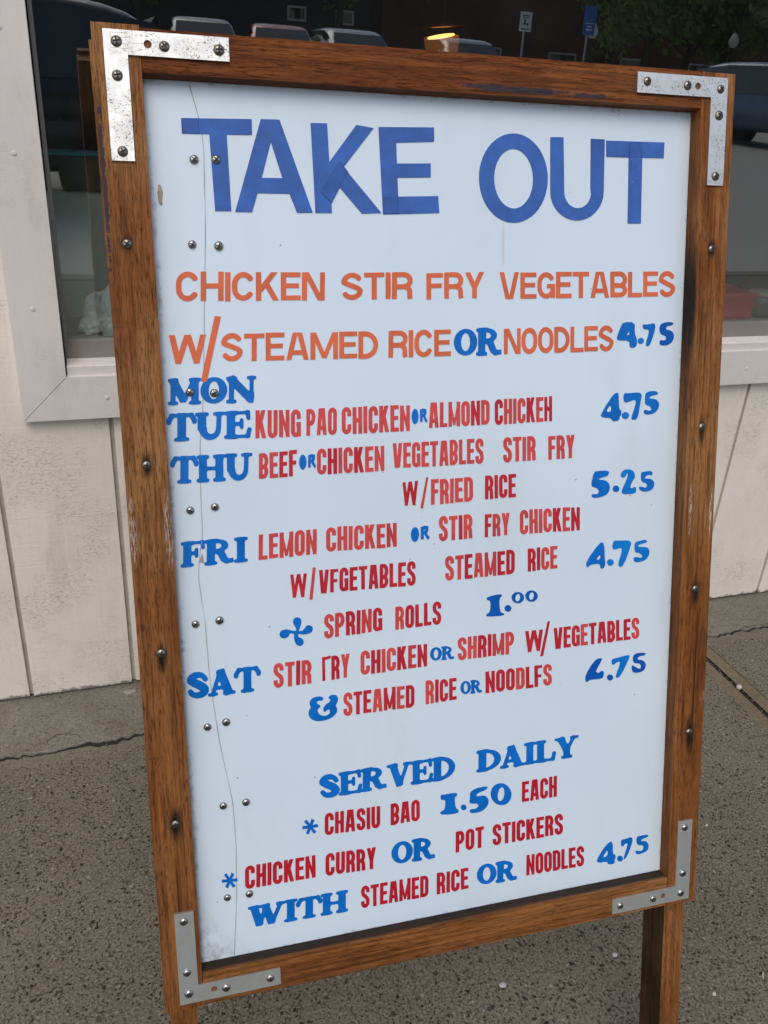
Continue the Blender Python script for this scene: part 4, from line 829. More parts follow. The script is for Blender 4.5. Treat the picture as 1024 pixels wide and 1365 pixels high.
('b',2,[[(0.1859,0.3121),(0.1914,0.3116),(0.1934,0.3077),(0.1922,0.3028),(0.1899,0.3002),(0.1922,0.2965),(0.1913,0.292),(0.1873,0.288),(0.1806,0.2855),(0.1718,0.2853),(0.1654,0.2876),(0.1618,0.2927),(0.162,0.2978),(0.1648,0.3013),(0.163,0.305),(0.164,0.3094),(0.1684,0.3122),(0.175,0.3122),(0.1779,0.3098),(0.177,0.3071),(0.1715,0.3078),(0.1704,0.3051),(0.1746,0.3023),(0.174,0.3001),(0.1718,0.2993),(0.1711,0.2965),(0.1732,0.2922),(0.1786,0.2898),(0.1841,0.2919),(0.1843,0.2958),(0.1821,0.2973),(0.1798,0.2947),(0.1776,0.2948),(0.1772,0.2985),(0.1795,0.3022),(0.1846,0.3049),(0.1852,0.3077),(0.183,0.3085),(0.1837,0.3107)]]),
('b',2,[[(0.1527,0.3841),(0.1525,0.3873),(0.1501,0.392),(0.1495,0.3947),(0.1514,0.3981),(0.1542,0.3986),(0.1575,0.3972),(0.1584,0.3938),(0.1574,0.3896),(0.1556,0.3854),(0.1552,0.3838),(0.1587,0.3836),(0.1615,0.3864),(0.1632,0.3889),(0.1664,0.3891),(0.1692,0.3872),(0.1697,0.3844),(0.1682,0.3813),(0.1644,0.3799),(0.1591,0.3798),(0.1549,0.3812),(0.1544,0.38),(0.1548,0.3773),(0.1584,0.376),(0.1601,0.3723),(0.1587,0.3689),(0.1555,0.3682),(0.1524,0.3696),(0.1506,0.3733),(0.1501,0.3778),(0.1507,0.3814),(0.1471,0.3827),(0.1457,0.3821),(0.1443,0.379),(0.1411,0.3779),(0.1374,0.3787),(0.1355,0.3818),(0.1363,0.3853),(0.1394,0.387),(0.1436,0.387),(0.1477,0.3853)]]),
('b',0,[[(0.167,0.1711),(0.1674,0.1675),(0.1616,0.1678),(0.1652,0.1625),(0.1625,0.1607),(0.1593,0.1663),(0.1572,0.1608),(0.1542,0.1627),(0.1567,0.1679),(0.151,0.1677),(0.1507,0.1714),(0.1564,0.171),(0.1528,0.1763),(0.1555,0.1781),(0.1587,0.1725),(0.1608,0.178),(0.1638,0.1761),(0.1613,0.1709)]]),
('b',0,[[(0.0808,0.1254),(0.081,0.1218),(0.0755,0.1226),(0.0786,0.117),(0.0759,0.1155),(0.0732,0.1212),(0.0708,0.1159),(0.068,0.118),(0.0707,0.123),(0.0653,0.1232),(0.0651,0.1268),(0.0706,0.126),(0.0675,0.1315),(0.0702,0.1331),(0.0729,0.1274),(0.0753,0.1326),(0.0781,0.1306),(0.0753,0.1256)]])]
OVER=[[(0.0698, 0.8617), (0.0844, 0.8621), (0.0846, 0.8494), (0.0697, 0.8496)], [(0.211, 0.8312), (0.2186, 0.8225), (0.202, 0.7939), (0.1913, 0.8039)], [(0.2522, 0.8009), (0.2666, 0.8016), (0.2671, 0.7864), (0.2522, 0.7858)], [(0.5118, 0.8603), (0.5264, 0.8607), (0.5267, 0.8468), (0.5121, 0.8466)], [(0.3776, 0.7915), (0.3823, 0.792), (0.3828, 0.7809), (0.3784, 0.7809)]]
PSCREW=[(0.0786, 0.8279), (0.0979, 0.8286), (0.0727, 0.7555), (0.0962, 0.7545), (0.0628, 0.6242), (0.0849, 0.6228), (0.0565, 0.5137), (0.0796, 0.5154), (0.0548, 0.4019), (0.0778, 0.4033), (0.0601, 0.295), (0.0786, 0.2976), (0.0709, 0.2082), (0.0939, 0.2084), (0.0696, 0.1055), (0.0923, 0.1051)]
CRACK=[(0.078, 0.8903), (0.0817, 0.8765), (0.0853, 0.8612), (0.0878, 0.8364), (0.0847, 0.7596), (0.0807, 0.707), (0.074, 0.6085), (0.0699, 0.5842), (0.0674, 0.5419), (0.0664, 0.506), (0.0672, 0.4899), (0.0608, 0.461), (0.0602, 0.4477), (0.0642, 0.4), (0.0648, 0.3485), (0.0673, 0.3208), (0.0701, 0.2847), (0.0732, 0.2601), (0.08, 0.2182), (0.0816, 0.1764), (0.0806, 0.1343), (0.0789, 0.1003), (0.0727, 0.0333)]
# ---- letter shapes: signed distance fields -> outlines
class SDF:
    def __init__(s, w, res=72, k=0.0, grow=0.0):
        s.w = w; s.res = res; s.pad = .16; s.k = k; s.grow = grow
        nx = int((w + 2 * s.pad) * res) + 1; ny = int((1 + 2 * s.pad) * res) + 1
        s.x = np.linspace(-s.pad, -s.pad + (nx - 1) / res, nx); s.y = np.linspace(-s.pad, -s.pad + (ny - 1) / res, ny)
        s.X, s.Y = np.meshgrid(s.x, s.y); s.f = np.full(s.X.shape, -9.)
    def add(s, g, k=None):
        k = s.k if k is None else k
        if k > 0:
            h = np.clip(k - np.abs(s.f - g), 0, None) / k; s.f = np.maximum(s.f, g) + h * h * k * .25
        else: s.f = np.maximum(s.f, g)
    def cut(s, g): s.f = np.minimum(s.f, -g)
    def seg(s, x0, y0, x1, y1, t, ext=0):
        L = math.hypot(x1 - x0, y1 - y0) or 1e-6; ux, uy = (x1 - x0) / L, (y1 - y0) / L
        cx, cy = (x0 + x1) / 2, (y0 + y1) / 2
        a = np.abs((s.X - cx) * ux + (s.Y - cy) * uy) - L / 2 - ext; b = np.abs(-(s.X - cx) * uy + (s.Y - cy) * ux) - t / 2
        return -(np.hypot(np.maximum(a, 0), np.maximum(b, 0)) + np.minimum(np.maximum(a, b), 0))
    def rect(s, x0, y0, x1, y1): return s.seg((x0 + x1) / 2, y0, (x0 + x1) / 2, y1, abs(x1 - x0))
    def ell(s, cx, cy, rx, ry):
        q = np.hypot((s.X - cx) / rx, (s.Y - cy) / ry) + 1e-9
        g = np.hypot((s.X - cx) / rx ** 2, (s.Y - cy) / ry ** 2) + 1e-9
        return q * (1 - q) / g
    def path(s, pts, t):
        """stroke with flat ends and round joints; t may be one width or one per point"""
        if isinstance(t, (int, float)): pts = [p for i, p in enumerate(pts) if i == 0 or math.hypot(p[0] - pts[i - 1][0], p[1] - pts[i - 1][1]) > 1e-4]
        ts = [t] * len(pts) if isinstance(t, (int, float)) else t
        f = None
        for i in range(len(pts) - 1):
            (x0, y0), (x1, y1) = pts[i], pts[i + 1]
            g = s.seg(x0, y0, x1, y1, (ts[i] + ts[i + 1]) / 2)
            f = g if f is None else np.maximum(f, g)
            if i: f = np.maximum(f, ts[i] / 2 - np.hypot(s.X - x0, s.Y - y0))
        return f
    def blob(s, pts, ts):
        f = None
        for i in range(len(pts) - 1):
            (x0, y0), (x1, y1) = pts[i], pts[i + 1]; dx, dy = x1 - x0, y1 - y0
            h = np.clip(((s.X - x0) * dx + (s.Y - y0) * dy) / (dx * dx + dy * dy + 1e-9), 0, 1)
            g = (ts[i] + (ts[i + 1] - ts[i]) * h) / 2 - np.hypot(s.X - x0 - h * dx, s.Y - y0 - h * dy)
            f = g if f is None else np.maximum(f, g)
        return f
    def loops(s):
        F = s.f + s.grow; F = np.where(np.abs(F) < 1e-7, 1e-7, F); F[0, :] = F[-1, :] = -1; F[:, 0] = F[:, -1] = -1
        ins = F > 0; segs = {}
        code = ins[:-1, :-1] * 1 + ins[:-1, 1:] * 2 + ins[1:, 1:] * 4 + ins[1:, :-1] * 8
        tbl = {1: [(3, 0)], 2: [(0, 1)], 3: [(3, 1)], 4: [(1, 2)], 5: [(3, 2), (1, 0)], 6: [(0, 2)], 7: [(3, 2)], 8: [(2, 3)], 9: [(2, 0)], 10: [(0, 3), (2, 1)], 11: [(2, 1)], 12: [(1, 3)], 13: [(1, 0)], 14: [(0, 3)]}
        def key(j, i, e): return (('h', j, i), ('v', j, i + 1), ('h', j + 1, i), ('v', j, i))[e]
        def pt(kk):
            d, j, i = kk
            if d == 'h': a, b = F[j, i], F[j, i + 1]; q = a / (a - b); return (s.x[i] + q / s.res, s.y[j])
            a, b = F[j, i], F[j + 1, i]; q = a / (a - b); return (s.x[i], s.y[j] + q / s.res)
        for j, i in zip(*np.nonzero((code > 0) & (code < 15))):
            for a, b in tbl[int(code[j, i])]: segs[key(j, i, a)] = key(j, i, b)
        out = []
        while segs:
            st, cur = segs.popitem(); l = [st]
            while cur != st and cur in segs: l.append(cur); cur = segs.pop(cur)
            P = [pt(q) for q in l]
            if len(P) > 6: out.append(rdp(P, .0022))
        return out
def rdp(P, eps):
    P = np.array(P); n = len(P); far = int(np.argmax(np.hypot(*(P - P[0]).T)))
    def rec(a, b):
        if b <= a + 1: return []
        q = P[a + 1:b]; d = P[b % n] - P[a]; L = math.hypot(*d) or 1e-9
        ds = np.abs(d[0] * (q[:, 1] - P[a][1]) - d[1] * (q[:, 0] - P[a][0])) / L; m = int(np.argmax(ds))
        return rec(a, a + 1 + m) + [a + 1 + m] + rec(a + 1 + m, b) if ds[m] > eps else []
    idx = [0] + rec(0, far) + [far] + rec(far, n)
    return [tuple(map(float, P[i])) for i in idx]
def arc(cx, cy, rx, ry, a0, a1, n=16):
    return [(cx + rx * math.cos(R(a0 + (a1 - a0) * i / n)), cy + ry * math.sin(R(a0 + (a1 - a0) * i / n))) for i in range(n + 1)]
# plain grotesque capitals: w = letter width, t = stroke
def grot(ch, w, t):
    big = {'M': 1.36, 'W': 1.38, 'I': None, 'L': .86, 'E': .90, 'F': .86, 'T': .96, 'A': 1.14, 'V': 1.12, 'Y': 1.08, 'N': 1.06, 'K': 1.06}.get(ch, 1.0)
    w = t if ch == 'I' else w * big
    S = SDF(w, 72); h = t / 2; L, Rr, B, T = h, w - h, h, 1 - h
    th = t * .92; hh = th / 2
    rx = w / 2 - h; ry = min(.5 - hh, rx * 1.15)
    v = lambda x, a=0, b=1: S.add(S.seg(x, a, x, b, t))
    hz = lambda y, a, b: S.add(S.seg(a, y, b, y, th))
    st = lambda p: S.add(S.path(p, t))
    def clip(): 
        S.f = np.minimum(S.f, np.minimum(S.Y, 1 - S.Y))
    if ch in 'ILEFHTKNMPRBD':
        if ch not in 'T': v(L)
    if ch == 'L': hz(hh, 0, w)
    if ch in 'EF': hz(1 - hh, 0, w); hz(.52, 0, w * .92); 
    if ch == 'E': hz(hh, 0, w)
    if ch == 'H': v(Rr); hz(.51, L, Rr)
    if ch == 'T': v(w / 2); hz(1 - hh, 0, w)
    if ch in 'PRB':
        r_ = min(rx * 1.1, .25); yb = .46; ryp = (1 - hh - yb) / 2
        st([(L, 1 - hh)] + arc(Rr - r_, 1 - hh - ryp, r_, ryp, 90, -90) + [(L, yb)])
        if ch == 'R':
            st([(Rr - r_ * 1.0, yb + .02)] + arc(Rr - r_ * 1.0, yb - .18, r_ * .92, .18, 90, 0, 8)[1:] + [(Rr - .02 * w, .1), (Rr + .01 * w, 0)])
        if ch == 'B':
            ryb = (yb - hh) / 2; st([(L, yb)] + arc(Rr - r_, hh + ryb, r_, ryb, 90, -90) + [(L, hh)])
    if ch == 'D':
        r_ = min(rx * 1.45, w * .62); st([(L, 1 - hh), (Rr - r_, 1 - hh)] + arc(Rr - r_, .5, r_, .5 - hh, 90, -90, 24) + [(L, hh)]) if w > .6 else st([(L, 1 - hh)] + arc(Rr - rx * 1.2, 1 - hh - ry, rx * 1.2, ry, 90, 0) + arc(Rr - rx * 1.2, hh + ry, rx * 1.2, ry, 0, -90) + [(L, hh)])
    if ch == 'O': st(arc(w / 2, 1 - hh - ry, rx, ry, 0, 180) + arc(w / 2, hh + ry, rx, ry, 180, 360) + [(Rr, 1 - hh - ry)]); S.add(h - np.hypot(S.X - Rr, S.Y - (1 - hh - ry)))
    if ch in 'CG':
        a0 = 8 if w < .6 else 28
        P = arc(w / 2, 1 - hh - ry, rx, ry, a0, 180) + arc(w / 2, hh + ry, rx, ry, 180, 360 - (a0 if ch == 'C' else 8))
        if w < .6: P = [(Rr, .66)] + P + ([(Rr, .36)] if ch == 'C' else [])
        st(P)
        if ch == 'G': S.add(S.seg(Rr, .02, Rr, .47, t)); hz(.47, w * .55, w)
    if ch == 'U': st([(L, 1)] + arc(w / 2, hh + ry, rx, ry, 180, 360) + [(Rr, 1)])
    if ch == 'S':
        r2 = min(ry, .5 - hh) ; r2 = min(r2, .27)
        P = arc(w / 2, 1 - hh - r2, rx, r2, 10 if w < .6 else 25, 180)
        P += [(L, .70), (L + rx * .28, .60), (w / 2, .515), (Rr - rx * .28, .43), (Rr, .33)]
        P += arc(w / 2, hh + r2, rx, r2, 0, -(170 if w < .6 else 155))
        if w < .6: P = [(Rr, .69)] + P + [(L, .31)]
        st(P)
    if ch == 'A': 
        a_ = t * .55; S.add(S.seg(h * .95, -.1, w / 2 - t * .30, 1.1, t)); S.add(S.seg(w - h * .95, -.1, w / 2 + t * .30, 1.1, t)); hz(.27, w * .25, w * .75); clip()
    if ch == 'V': S.add(S.seg(h * .95, 1.1, w / 2 - t * .22, -.1, t)); S.add(S.seg(w - h * .95, 1.1, w / 2 + t * .22, -.1, t)); clip()
    if ch == 'W':
        q = w / 4; t2 = t * (.92 if w > .8 else .66)
        for x0, x1 in ((t2 * .48, q * 1.0 + t2 * .05), (w / 2 - t2 * .05, q * 1.0 - t2 * .05), (w / 2 + t2 * .05, 3 * q + t2 * .05), (w - t2 * .48, 3 * q - t2 * .05)): S.add(S.seg(x0 + (x0 - x1) * .1, 1.1, x1 - (x0 - x1) * .1, -.1, t2))
        clip()
    if ch == 'Y': v(w / 2, 0, .46); S.add(S.seg(h * .9, 1.1, w / 2, .40, t)); S.add(S.seg(w - h * .9, 1.1, w / 2, .40, t)); clip()
    if ch == 'K': S.add(S.seg(w - h * 1.1, 1.1, L + h * .6, .36, t)); S.add(S.seg(L + rx * .75, .66, w - h * .75, -.1, t)); clip(); S.f = np.minimum(S.f, S.X)
    if ch == 'N':
        dt = t * (.98 if w > .6 else .62); S.add(S.seg(w - h * .95, 0, w - h * .95, 1, t * .95)); S.add(S.seg(dt * .62, 1.06, w - dt * .62, -.06, dt)); clip()
    if ch == 'M': v(Rr); dt = t * (.9 if w > .7 else .6); S.add(S.seg(dt * .6, 1.05, w / 2, .06, dt)); S.add(S.seg(w - dt * .6, 1.05, w / 2, .06, dt)); clip()
    return S.loops(), w
# soft bold slab-serif capitals
SW = {'M': 1.22, 'O': .98, 'N': 1.12, 'T': .98, 'U': 1.05, 'E': .94, 'H': 1.08, 'F': .90, 'R': 1.12, 'I': .54, 'S': .82, 'A': 1.04, 'W': 1.42, 'D': 1.02, 'L': .88, 'Y': 1.06, 'V': 1.06}
def slab(ch):
    w = SW[ch]; r = .035; S = SDF(w, 72, .07, r)
    t = .295 - 2 * r; th = .14 - 2 * r; sh = .12 - 2 * r; lo, hi = r, 1 - r
    ys, yt = lo + sh / 2, hi - sh / 2
    def ser(x, y, l): S.add(S.seg(x - l, y, x + l, y, sh))
    def stem(x, t_=t, top=1, bot=1, l=.20):
        S.add(S.seg(x, lo, x, hi, t_))
        if top: ser(x, yt, l)
        if bot: ser(x, ys, l)
    X = .235
    if ch == 'I': S.add(S.seg(w / 2, lo, w / 2, hi, t)); ser(w / 2, yt, .22); ser(w / 2, ys, .22)
    if ch in 'EF':
        stem(X); S.add(S.seg(X, yt, w - .10, yt, sh)); S.add(S.blob([(w - .12, hi - .02), (w - .09, hi - .24)], [.09, .07]))
        S.add(S.seg(X, .53, w - .36, .53, th)); S.add(S.blob([(w - .33, .67), (w - .33, .40)], [.06, .06]))
        if ch == 'E': S.add(S.seg(X, ys, w - .10, ys, sh)); S.add(S.blob([(w - .11, lo + .03), (w - .06, lo + .27)], [.09, .09]))
    if ch == 'L': stem(X); S.add(S.seg(X, ys, w - .10, ys, sh)); S.add(S.blob([(w - .11, lo + .03), (w - .06, lo + .30)], [.09, .10]))
    if ch == 'T':
        S.add(S.seg(w / 2, lo, w / 2, hi, t)); ser(w / 2, ys, .22); S.add(S.seg(.14, yt - .01, w - .14, yt - .01, sh * 1.3))
        for s_ in (-1, 1): S.add(S.blob([(w / 2 + s_ * (w / 2 - .16), hi - .05), (w / 2 + s_ * (w / 2 - .06), hi - .22), (w / 2 + s_ * (w / 2 - .06), hi - .28)], [.10, .12, .10]))
    if ch == 'H': stem(X); stem(w - X); S.add(S.seg(X, .5, w - X, .5, th))
    if ch == 'N': stem(.20, .12, 1, 1, .16); stem(w - .17, .08, 1, 0, .14); S.add(S.path([(.17, hi - .03), (w - .20, lo + .10)], .24)); S.add(S.blob([(w - .19, lo + .03), (w - .17, lo + .3)], [.07, .1]))
    if ch == 'M':
        stem(.19, .11, 1, 1, .15); stem(w - .24, .20, 1, 1, .19); S.add(S.path([(.20, hi - .04), (w * .47, lo + .12)], .22)); S.add(S.path([(w - .28, hi - .04), (w * .47, lo + .10)], .10))
    if ch == 'O': S.add(S.ell(w / 2, .5, w / 2 - r, .5 - r)); S.cut(S.ell(w / 2, .5, w / 2 - .30 + r, .5 - .16 + r))
    if ch == 'D':
        stem(X); g = np.minimum(S.ell(.34, .5, w - .34 - r, .5 - r), np.maximum(S.X - .2, -9)); S.add(g); S.cut(np.minimum(S.ell(.36, .5, w - .36 - .28 + r, .5 - .15 + r), S.X - X - t / 2 - .03))
    if ch in 'R':
        stem(X); S.add(np.minimum(S.ell(.46, .735, .42 - r, .265 - r), S.X - .2)); S.add(S.rect(.2, .5, .46, hi)); 
        S.add(S.path([(.52, .52), (.62, .42), (.72, .20), (.83, .10), (w - .08, .12)], [.16, .20, .20, .14, .08])); S.cut(np.minimum(S.ell(.47, .735, .19, .115 + r), S.X - X - t / 2 - .04))
    if ch == 'U': 
        S.add(S.path([(.24, hi), (.24, .42)] + arc(w / 2 + .02, .40, w / 2 - .26, .31, 180, 360, 14) + [(w - .22, hi)], [t, t] + [.20 - .10 * i / 14 for i in range(15)] + [.10])); ser(.24, yt, .20); ser(w - .21, yt, .18)
    if ch == 'S':
        P = [(w - .14, .70), (w - .20, .80)] + arc(w / 2 - .02, .735, w / 2 - .17, .165, 50, 190, 10) + [(w * .36, .59), (w * .55, .50), (w * .72, .40)] + arc(w / 2, .265, w / 2 - .155, .165, 30, -150, 12) + [(.13, .27)]
        n = len(P); S.add(S.blob(P, [.12, .12] + [.13 + .12 * math.sin(math.pi * i / (n - 5)) for i in range(n - 4)] + [.13, .12]), 0)
    if ch == 'A': S.add(S.path([(w * .43, hi), (w - .24, lo)], t * 1.1)); S.add(S.path([(w * .43, hi - .02), (.17, lo)], .08)); S.add(S.seg(.28, .30, w - .3, .30, .07)); ser(.19, ys, .15); ser(w - .24, ys, .20); S.add(S.seg(w * .36, yt + .0, w * .55, yt + .0, sh))
    if ch in 'VY' and ch == 'V': S.add(S.path([(.26, hi), (w * .52, lo + .03)], t)); S.add(S.path([(w - .19, hi), (w * .53, lo + .02)], .08)); ser(.24, yt, .20); ser(w - .19, yt, .15)
    if ch == 'Y': S.add(S.path([(.26, hi), (w * .48, .44)], t)); S.add(S.path([(w - .20, hi), (w * .52, .42)], .08)); S.add(S.seg(w / 2, lo, w / 2, .45, t)); ser(.24, yt, .19); ser(w - .19, yt, .15); ser(w / 2, ys, .21)
    if ch == 'W':
        S.add(S.path([(.24, hi), (.46, lo + .06)], t)); S.add(S.path([(.68, hi - .1), (.47, lo + .05)], .09)); S.add(S.path([(.66, hi), (.92, lo + .06)], t)); S.add(S.path([(w - .17, hi), (.94, lo + .05)], .09)); ser(.24, yt, .19); ser(.66, yt, .15); ser(w - .17, yt, .14)
    return S.loops(), w
def chunky(ch):       # the tiny solid 'or': counters closed up
    w = .80 if ch == 'O' else .95; S = SDF(w, 60, .06, .02)
    if ch == 'O': S.add(S.ell(w / 2, .5, w / 2 - .02, .48))
    else: S.add(S.seg(.22, .12, .22, .94, .24)); S.add(S.ell(.46, .72, .34, .26)); S.cut(np.minimum(S.ell(.42, .70, .10, .06), S.X - .3)); S.add(S.path([(.5, .55), (.66, .3), (.86, .10)], .19)); S.add(S.seg(.5, .90, .8, .90, .10))
    return S.loops(), w
def broken(ch, which, L, w, t):
    return L
cache = {}
def glyph(font, ch, word):
    key = (font, ch, word if (word, ch) in QUIRK else '')
    if key in cache: return cache[key]
    if font == 's': r_ = slab(ch)
    elif font == 'x': r_ = chunky(ch)
    else:
        w, t = {'h': (.78, .185), 'g': (.41, .165)}[font]
        r_ = grot(ch, w, t)
        if (word, ch) in QUIRK: r_ = QUIRK[(word, ch)](w, t)
    cache[key] = r_; return r_
def q_f(w, t):        # letter with its lower limb worn away
    S = SDF(w, 72); S.add(S.seg(t / 2, 0, t / 2, 1, t)); S.add(S.seg(0, .93, w * .9, .93, .13)); S.add(S.seg(0, .50, w * .8, .50, .13)); return S.loops(), w * .9
def q_gamma(w, t):
    S = SDF(w, 72); S.add(S.path([(t * .5, 0), (t * .35, 1)], t * .75)); S.add(S.seg(0, .90, w * 1.05, .97, .12)); return S.loops(), w
def q_h(w, t):        # an N whose middle has split
    S = SDF(w, 72); S.add(S.seg(t * .4, 0, t * .4, 1, t * .8)); S.add(S.seg(w - t * .4, -.02, w - t * .4, 1.03, t * .8)); S.add(S.seg(t * .4, .60, w - t * .4, .42, .14)); return S.loops(), w
QUIRK = {('VFGETABLES', 'F'): q_f, ('NOODLFS', 'F'): q_f, ('FRY', 'F') : None, ('CHICKEH', 'H'): None}
QUIRK = {('VFGETABLES', 'F'): q_f, ('NOODLFS', 'F'): q_f}
def lay(item, idx):
    text, font, cols, BLp, BRp, TLp, TRp = item
    gs = []
    gap = {'s': -.045, 'h': .05, 'g': .06, 'x': .10}[font]
    nH = 0
    for i, ch in enumerate(text):
        if text == 'CHICKEH' and i == 6: gs.append(q_h(.40, .185))
        elif idx == GAMMA and ch == 'F': gs.append(q_gamma(.40, .185))
        else: gs.append(glyph(font, ch, text))
    tot = sum(g_[1] for g_ in gs) + gap * (len(gs) - 1)
    bm = bmesh.new(); mats = []; x = 0; rr = random.Random(idx * 13 + 5)
    for i, (loops, w_) in enumerate(gs):
        col = cols[i] if len(cols) > 1 else cols
        if COLM[col] not in mats: mats.append(COLM[col])
        jy = rr.uniform(-.012, .012) if font != 's' else rr.uniform(-.01, .01); jr = rr.uniform(-.010, .010); js = rr.uniform(.985, 1.015)
        out = []
        for l in loops:
            o_ = []
            for (a, b) in l:
                a2 = x + a + jr * (b - .5); b2 = .5 + (b - .5) * js + jy
                s_ = a2 / tot
                P0 = (BLp[0] + (BRp[0] - BLp[0]) * s_, BLp[1] + (BRp[1] - BLp[1]) * s_); P1 = (TLp[0] + (TRp[0] - TLp[0]) * s_, TLp[1] + (TRp[1] - TLp[1]) * s_)
                o_.append((P0[0] + (P1[0] - P0[0]) * b2, P0[1] + (P1[1] - P0[1]) * b2))
            out.append(o_)
        zz = (i % 2) * .00006
        prism(bm, out, ZL0, ZL1 + zz, mats.index(COLM[col])); x += w_ + gap
    link('lettering', bm, mats, panel)
GAMMA = [i for i, q in enumerate(WORDS) if q[0] == 'FRY'][3]
for i, it in enumerate(WORDS): lay(it, i)
for col, sm, loops in POLYS:
    bm = bmesh.new(); prism(bm, [smooth_poly(l, sm) for l in loops], ZL0, ZL1 + .0001); link('lettering', bm, COLM[col], panel)
M_OV = vinyl('doubled_cloth_tape', (.036, .105, .35), .55, .16)
M_SEAM = vinyl('tape_edge', (.018, .05, .17), .6)
for p in OVER:
    bm = bmesh.new(); c_ = (sum(q[0] for q in p) / 4, sum(q[1] for q in p) / 4)
    prism(bm, [p], ZL1 + .00012, ZL1 + .00016); link('tape_edge', bm, M_SEAM, panel)
    bm = bmesh.new(); prism(bm, [[(c_[0] + (q[0] - c_[0]) * .955, c_[1] + (q[1] - c_[1]) * .955) for q in p]], ZL1 + .0002, ZL1 + .00026); link('lettering', bm, M_OV, panel)
# crack running down the panel, a thin dark ribbon of open plastic
M_CRK = plain('crack_dirt', (.34, .33, .31), .8, var=.5, scale=60)
pts = []
for a, b in zip(CRACK, CRACK[1:]):
    n = max(2, int(math.hypot(b[0] - a[0], b[1] - a[1]) / .006))
    for i in range(n): pts.append((a[0] + (b[0] - a[0]) * i / n, a[1] + (b[1] - a[1]) * i / n))
pts.append(CRACK[-1])
for _ in range(3): pts = [pts[0]] + [((a[0] + 2 * b[0] + c_[0]) / 4, (a[1] + 2 * b[1] + c_[1]) / 4) for a, b, c_ in zip(pts, pts[1:], pts[2:])] + [pts[-1]]
bm = bmesh.new(); pr = None
for x, y in pts:
    jx = .0004 * mnoise.noise((x * 50, y * 60, 1)); hw_ = .00024 + .00030 * mnoise.noise((3, y * 40, 8))
    q = [bm.verts.new((x + jx - hw_, y, -.01635)), bm.verts.new((x + jx + hw_, y, -.01635)), bm.verts.new((x + jx + hw_, y, -.01688)), bm.verts.new((x + jx - hw_, y, -.01688))]
    if pr:
        for i in range(4): bm.faces.new((pr[i], pr[(i + 1) % 4], q[(i + 1) % 4], q[i]))
    pr = q
link('crack', bm, M_CRK, panel)
fx, fy = CRACK[11]
bm = bmesh.new(); prism(bm, [[(fx + .0005, fy + .002), (fx + .0045, fy + .010), (fx + .0055, fy + .001)]], -.0169, -.0162); link('chip', bm, plain('bare_core', (.30, .29, .28), .8), panel)
# dried drips and scuffs stuck on the panel
M_GLUE = plain('old_glue', (.62, .58, .48), .5)
bm = bmesh.new(); bmesh.ops.create_icosphere(bm, subdivisions=3, radius=1)
for v_ in bm.verts: v_.co = Vector((v_.co.x * .0021 * (1 + .5 * mnoise.noise(v_.co * 2)) + .0475, v_.co.y * .0085 * (1 + .3 * mnoise.noise(v_.co * 3)) + .7975, v_.co.z * .0006 - .0170))
link('glue_residue', bm, plain('glue_brown', (.36, .29, .20), .7, var=.5, scale=400), panel, True)
# ---- screws
M_SCR = plain('screw_steel', (.42, .39, .35), .22, 1.0, var=.15, scale=300); M_SLOT = plain('screw_slot', (.012, .010, .008), .8)
M_SCD = plain('weathered_screw', (.27, .24, .20), .34, 1.0, var=.25, scale=300)
def screw_mesh(mat, r_):
    bm = bmesh.new(); lathe(bm, [(r_ * 1.0, -.0002), (r_ * .99, r_ * .10), (r_ * .86, r_ * .32), (r_ * .6, r_ * .48), (r_ * .25, r_ * .55), (r_ * .01, r_ * .56)], 24)
    bmesh.ops.recalc_face_normals(bm, faces=bm.faces)
    for f in bm.faces: f.smooth = True
    for a in (0, math.pi / 2):
        n0 = len(bm.verts); vs = box(bm, -r_ * .60, r_ * .60, -r_ * .15, r_ * .15, r_ * .30, r_ * .585, 1)
        bmesh.ops.rotate(bm, verts=vs, cent=(0, 0, 0), matrix=Matrix.Rotation(a, 3, 'Z'))
        if a:
            for v_ in vs: v_.co.z += r_ * .004
    me = bpy.data.meshes.new('screw'); bm.to_mesh(me); bm.free(); me.materials.append(mat); me.materials.append(M_SLOT); return me
SC1, SC2, SC3 = screw_mesh(M_SCR, .0044), screw_mesh(M_SCD, .0046), screw_mesh(M_SCR, .0040)
def screw(me, u_, v_, z, parent):
    o = bpy.data.objects.new('screw', me); COL.objects.link(o); o.parent = parent
    o.matrix_basis = Matrix.Translation((u_, v_, z)) @ Matrix.Scale(rnd.uniform(.94, 1.06), 4) @ Matrix.Rotation(rnd.uniform(0, 1.57), 4, 'Z') @ Matrix.Rotation(rnd.uniform(-.06, .06), 4, 'X'); return o
for (a, b) in PSCREW: screw(SC3, a, b, -.0163, panel)
for (a, b) in SCL: screw(SC2, a, b, -.0006, sl)
for (a, b) in SCR: screw(SC2, a, b, -.0006, sr)
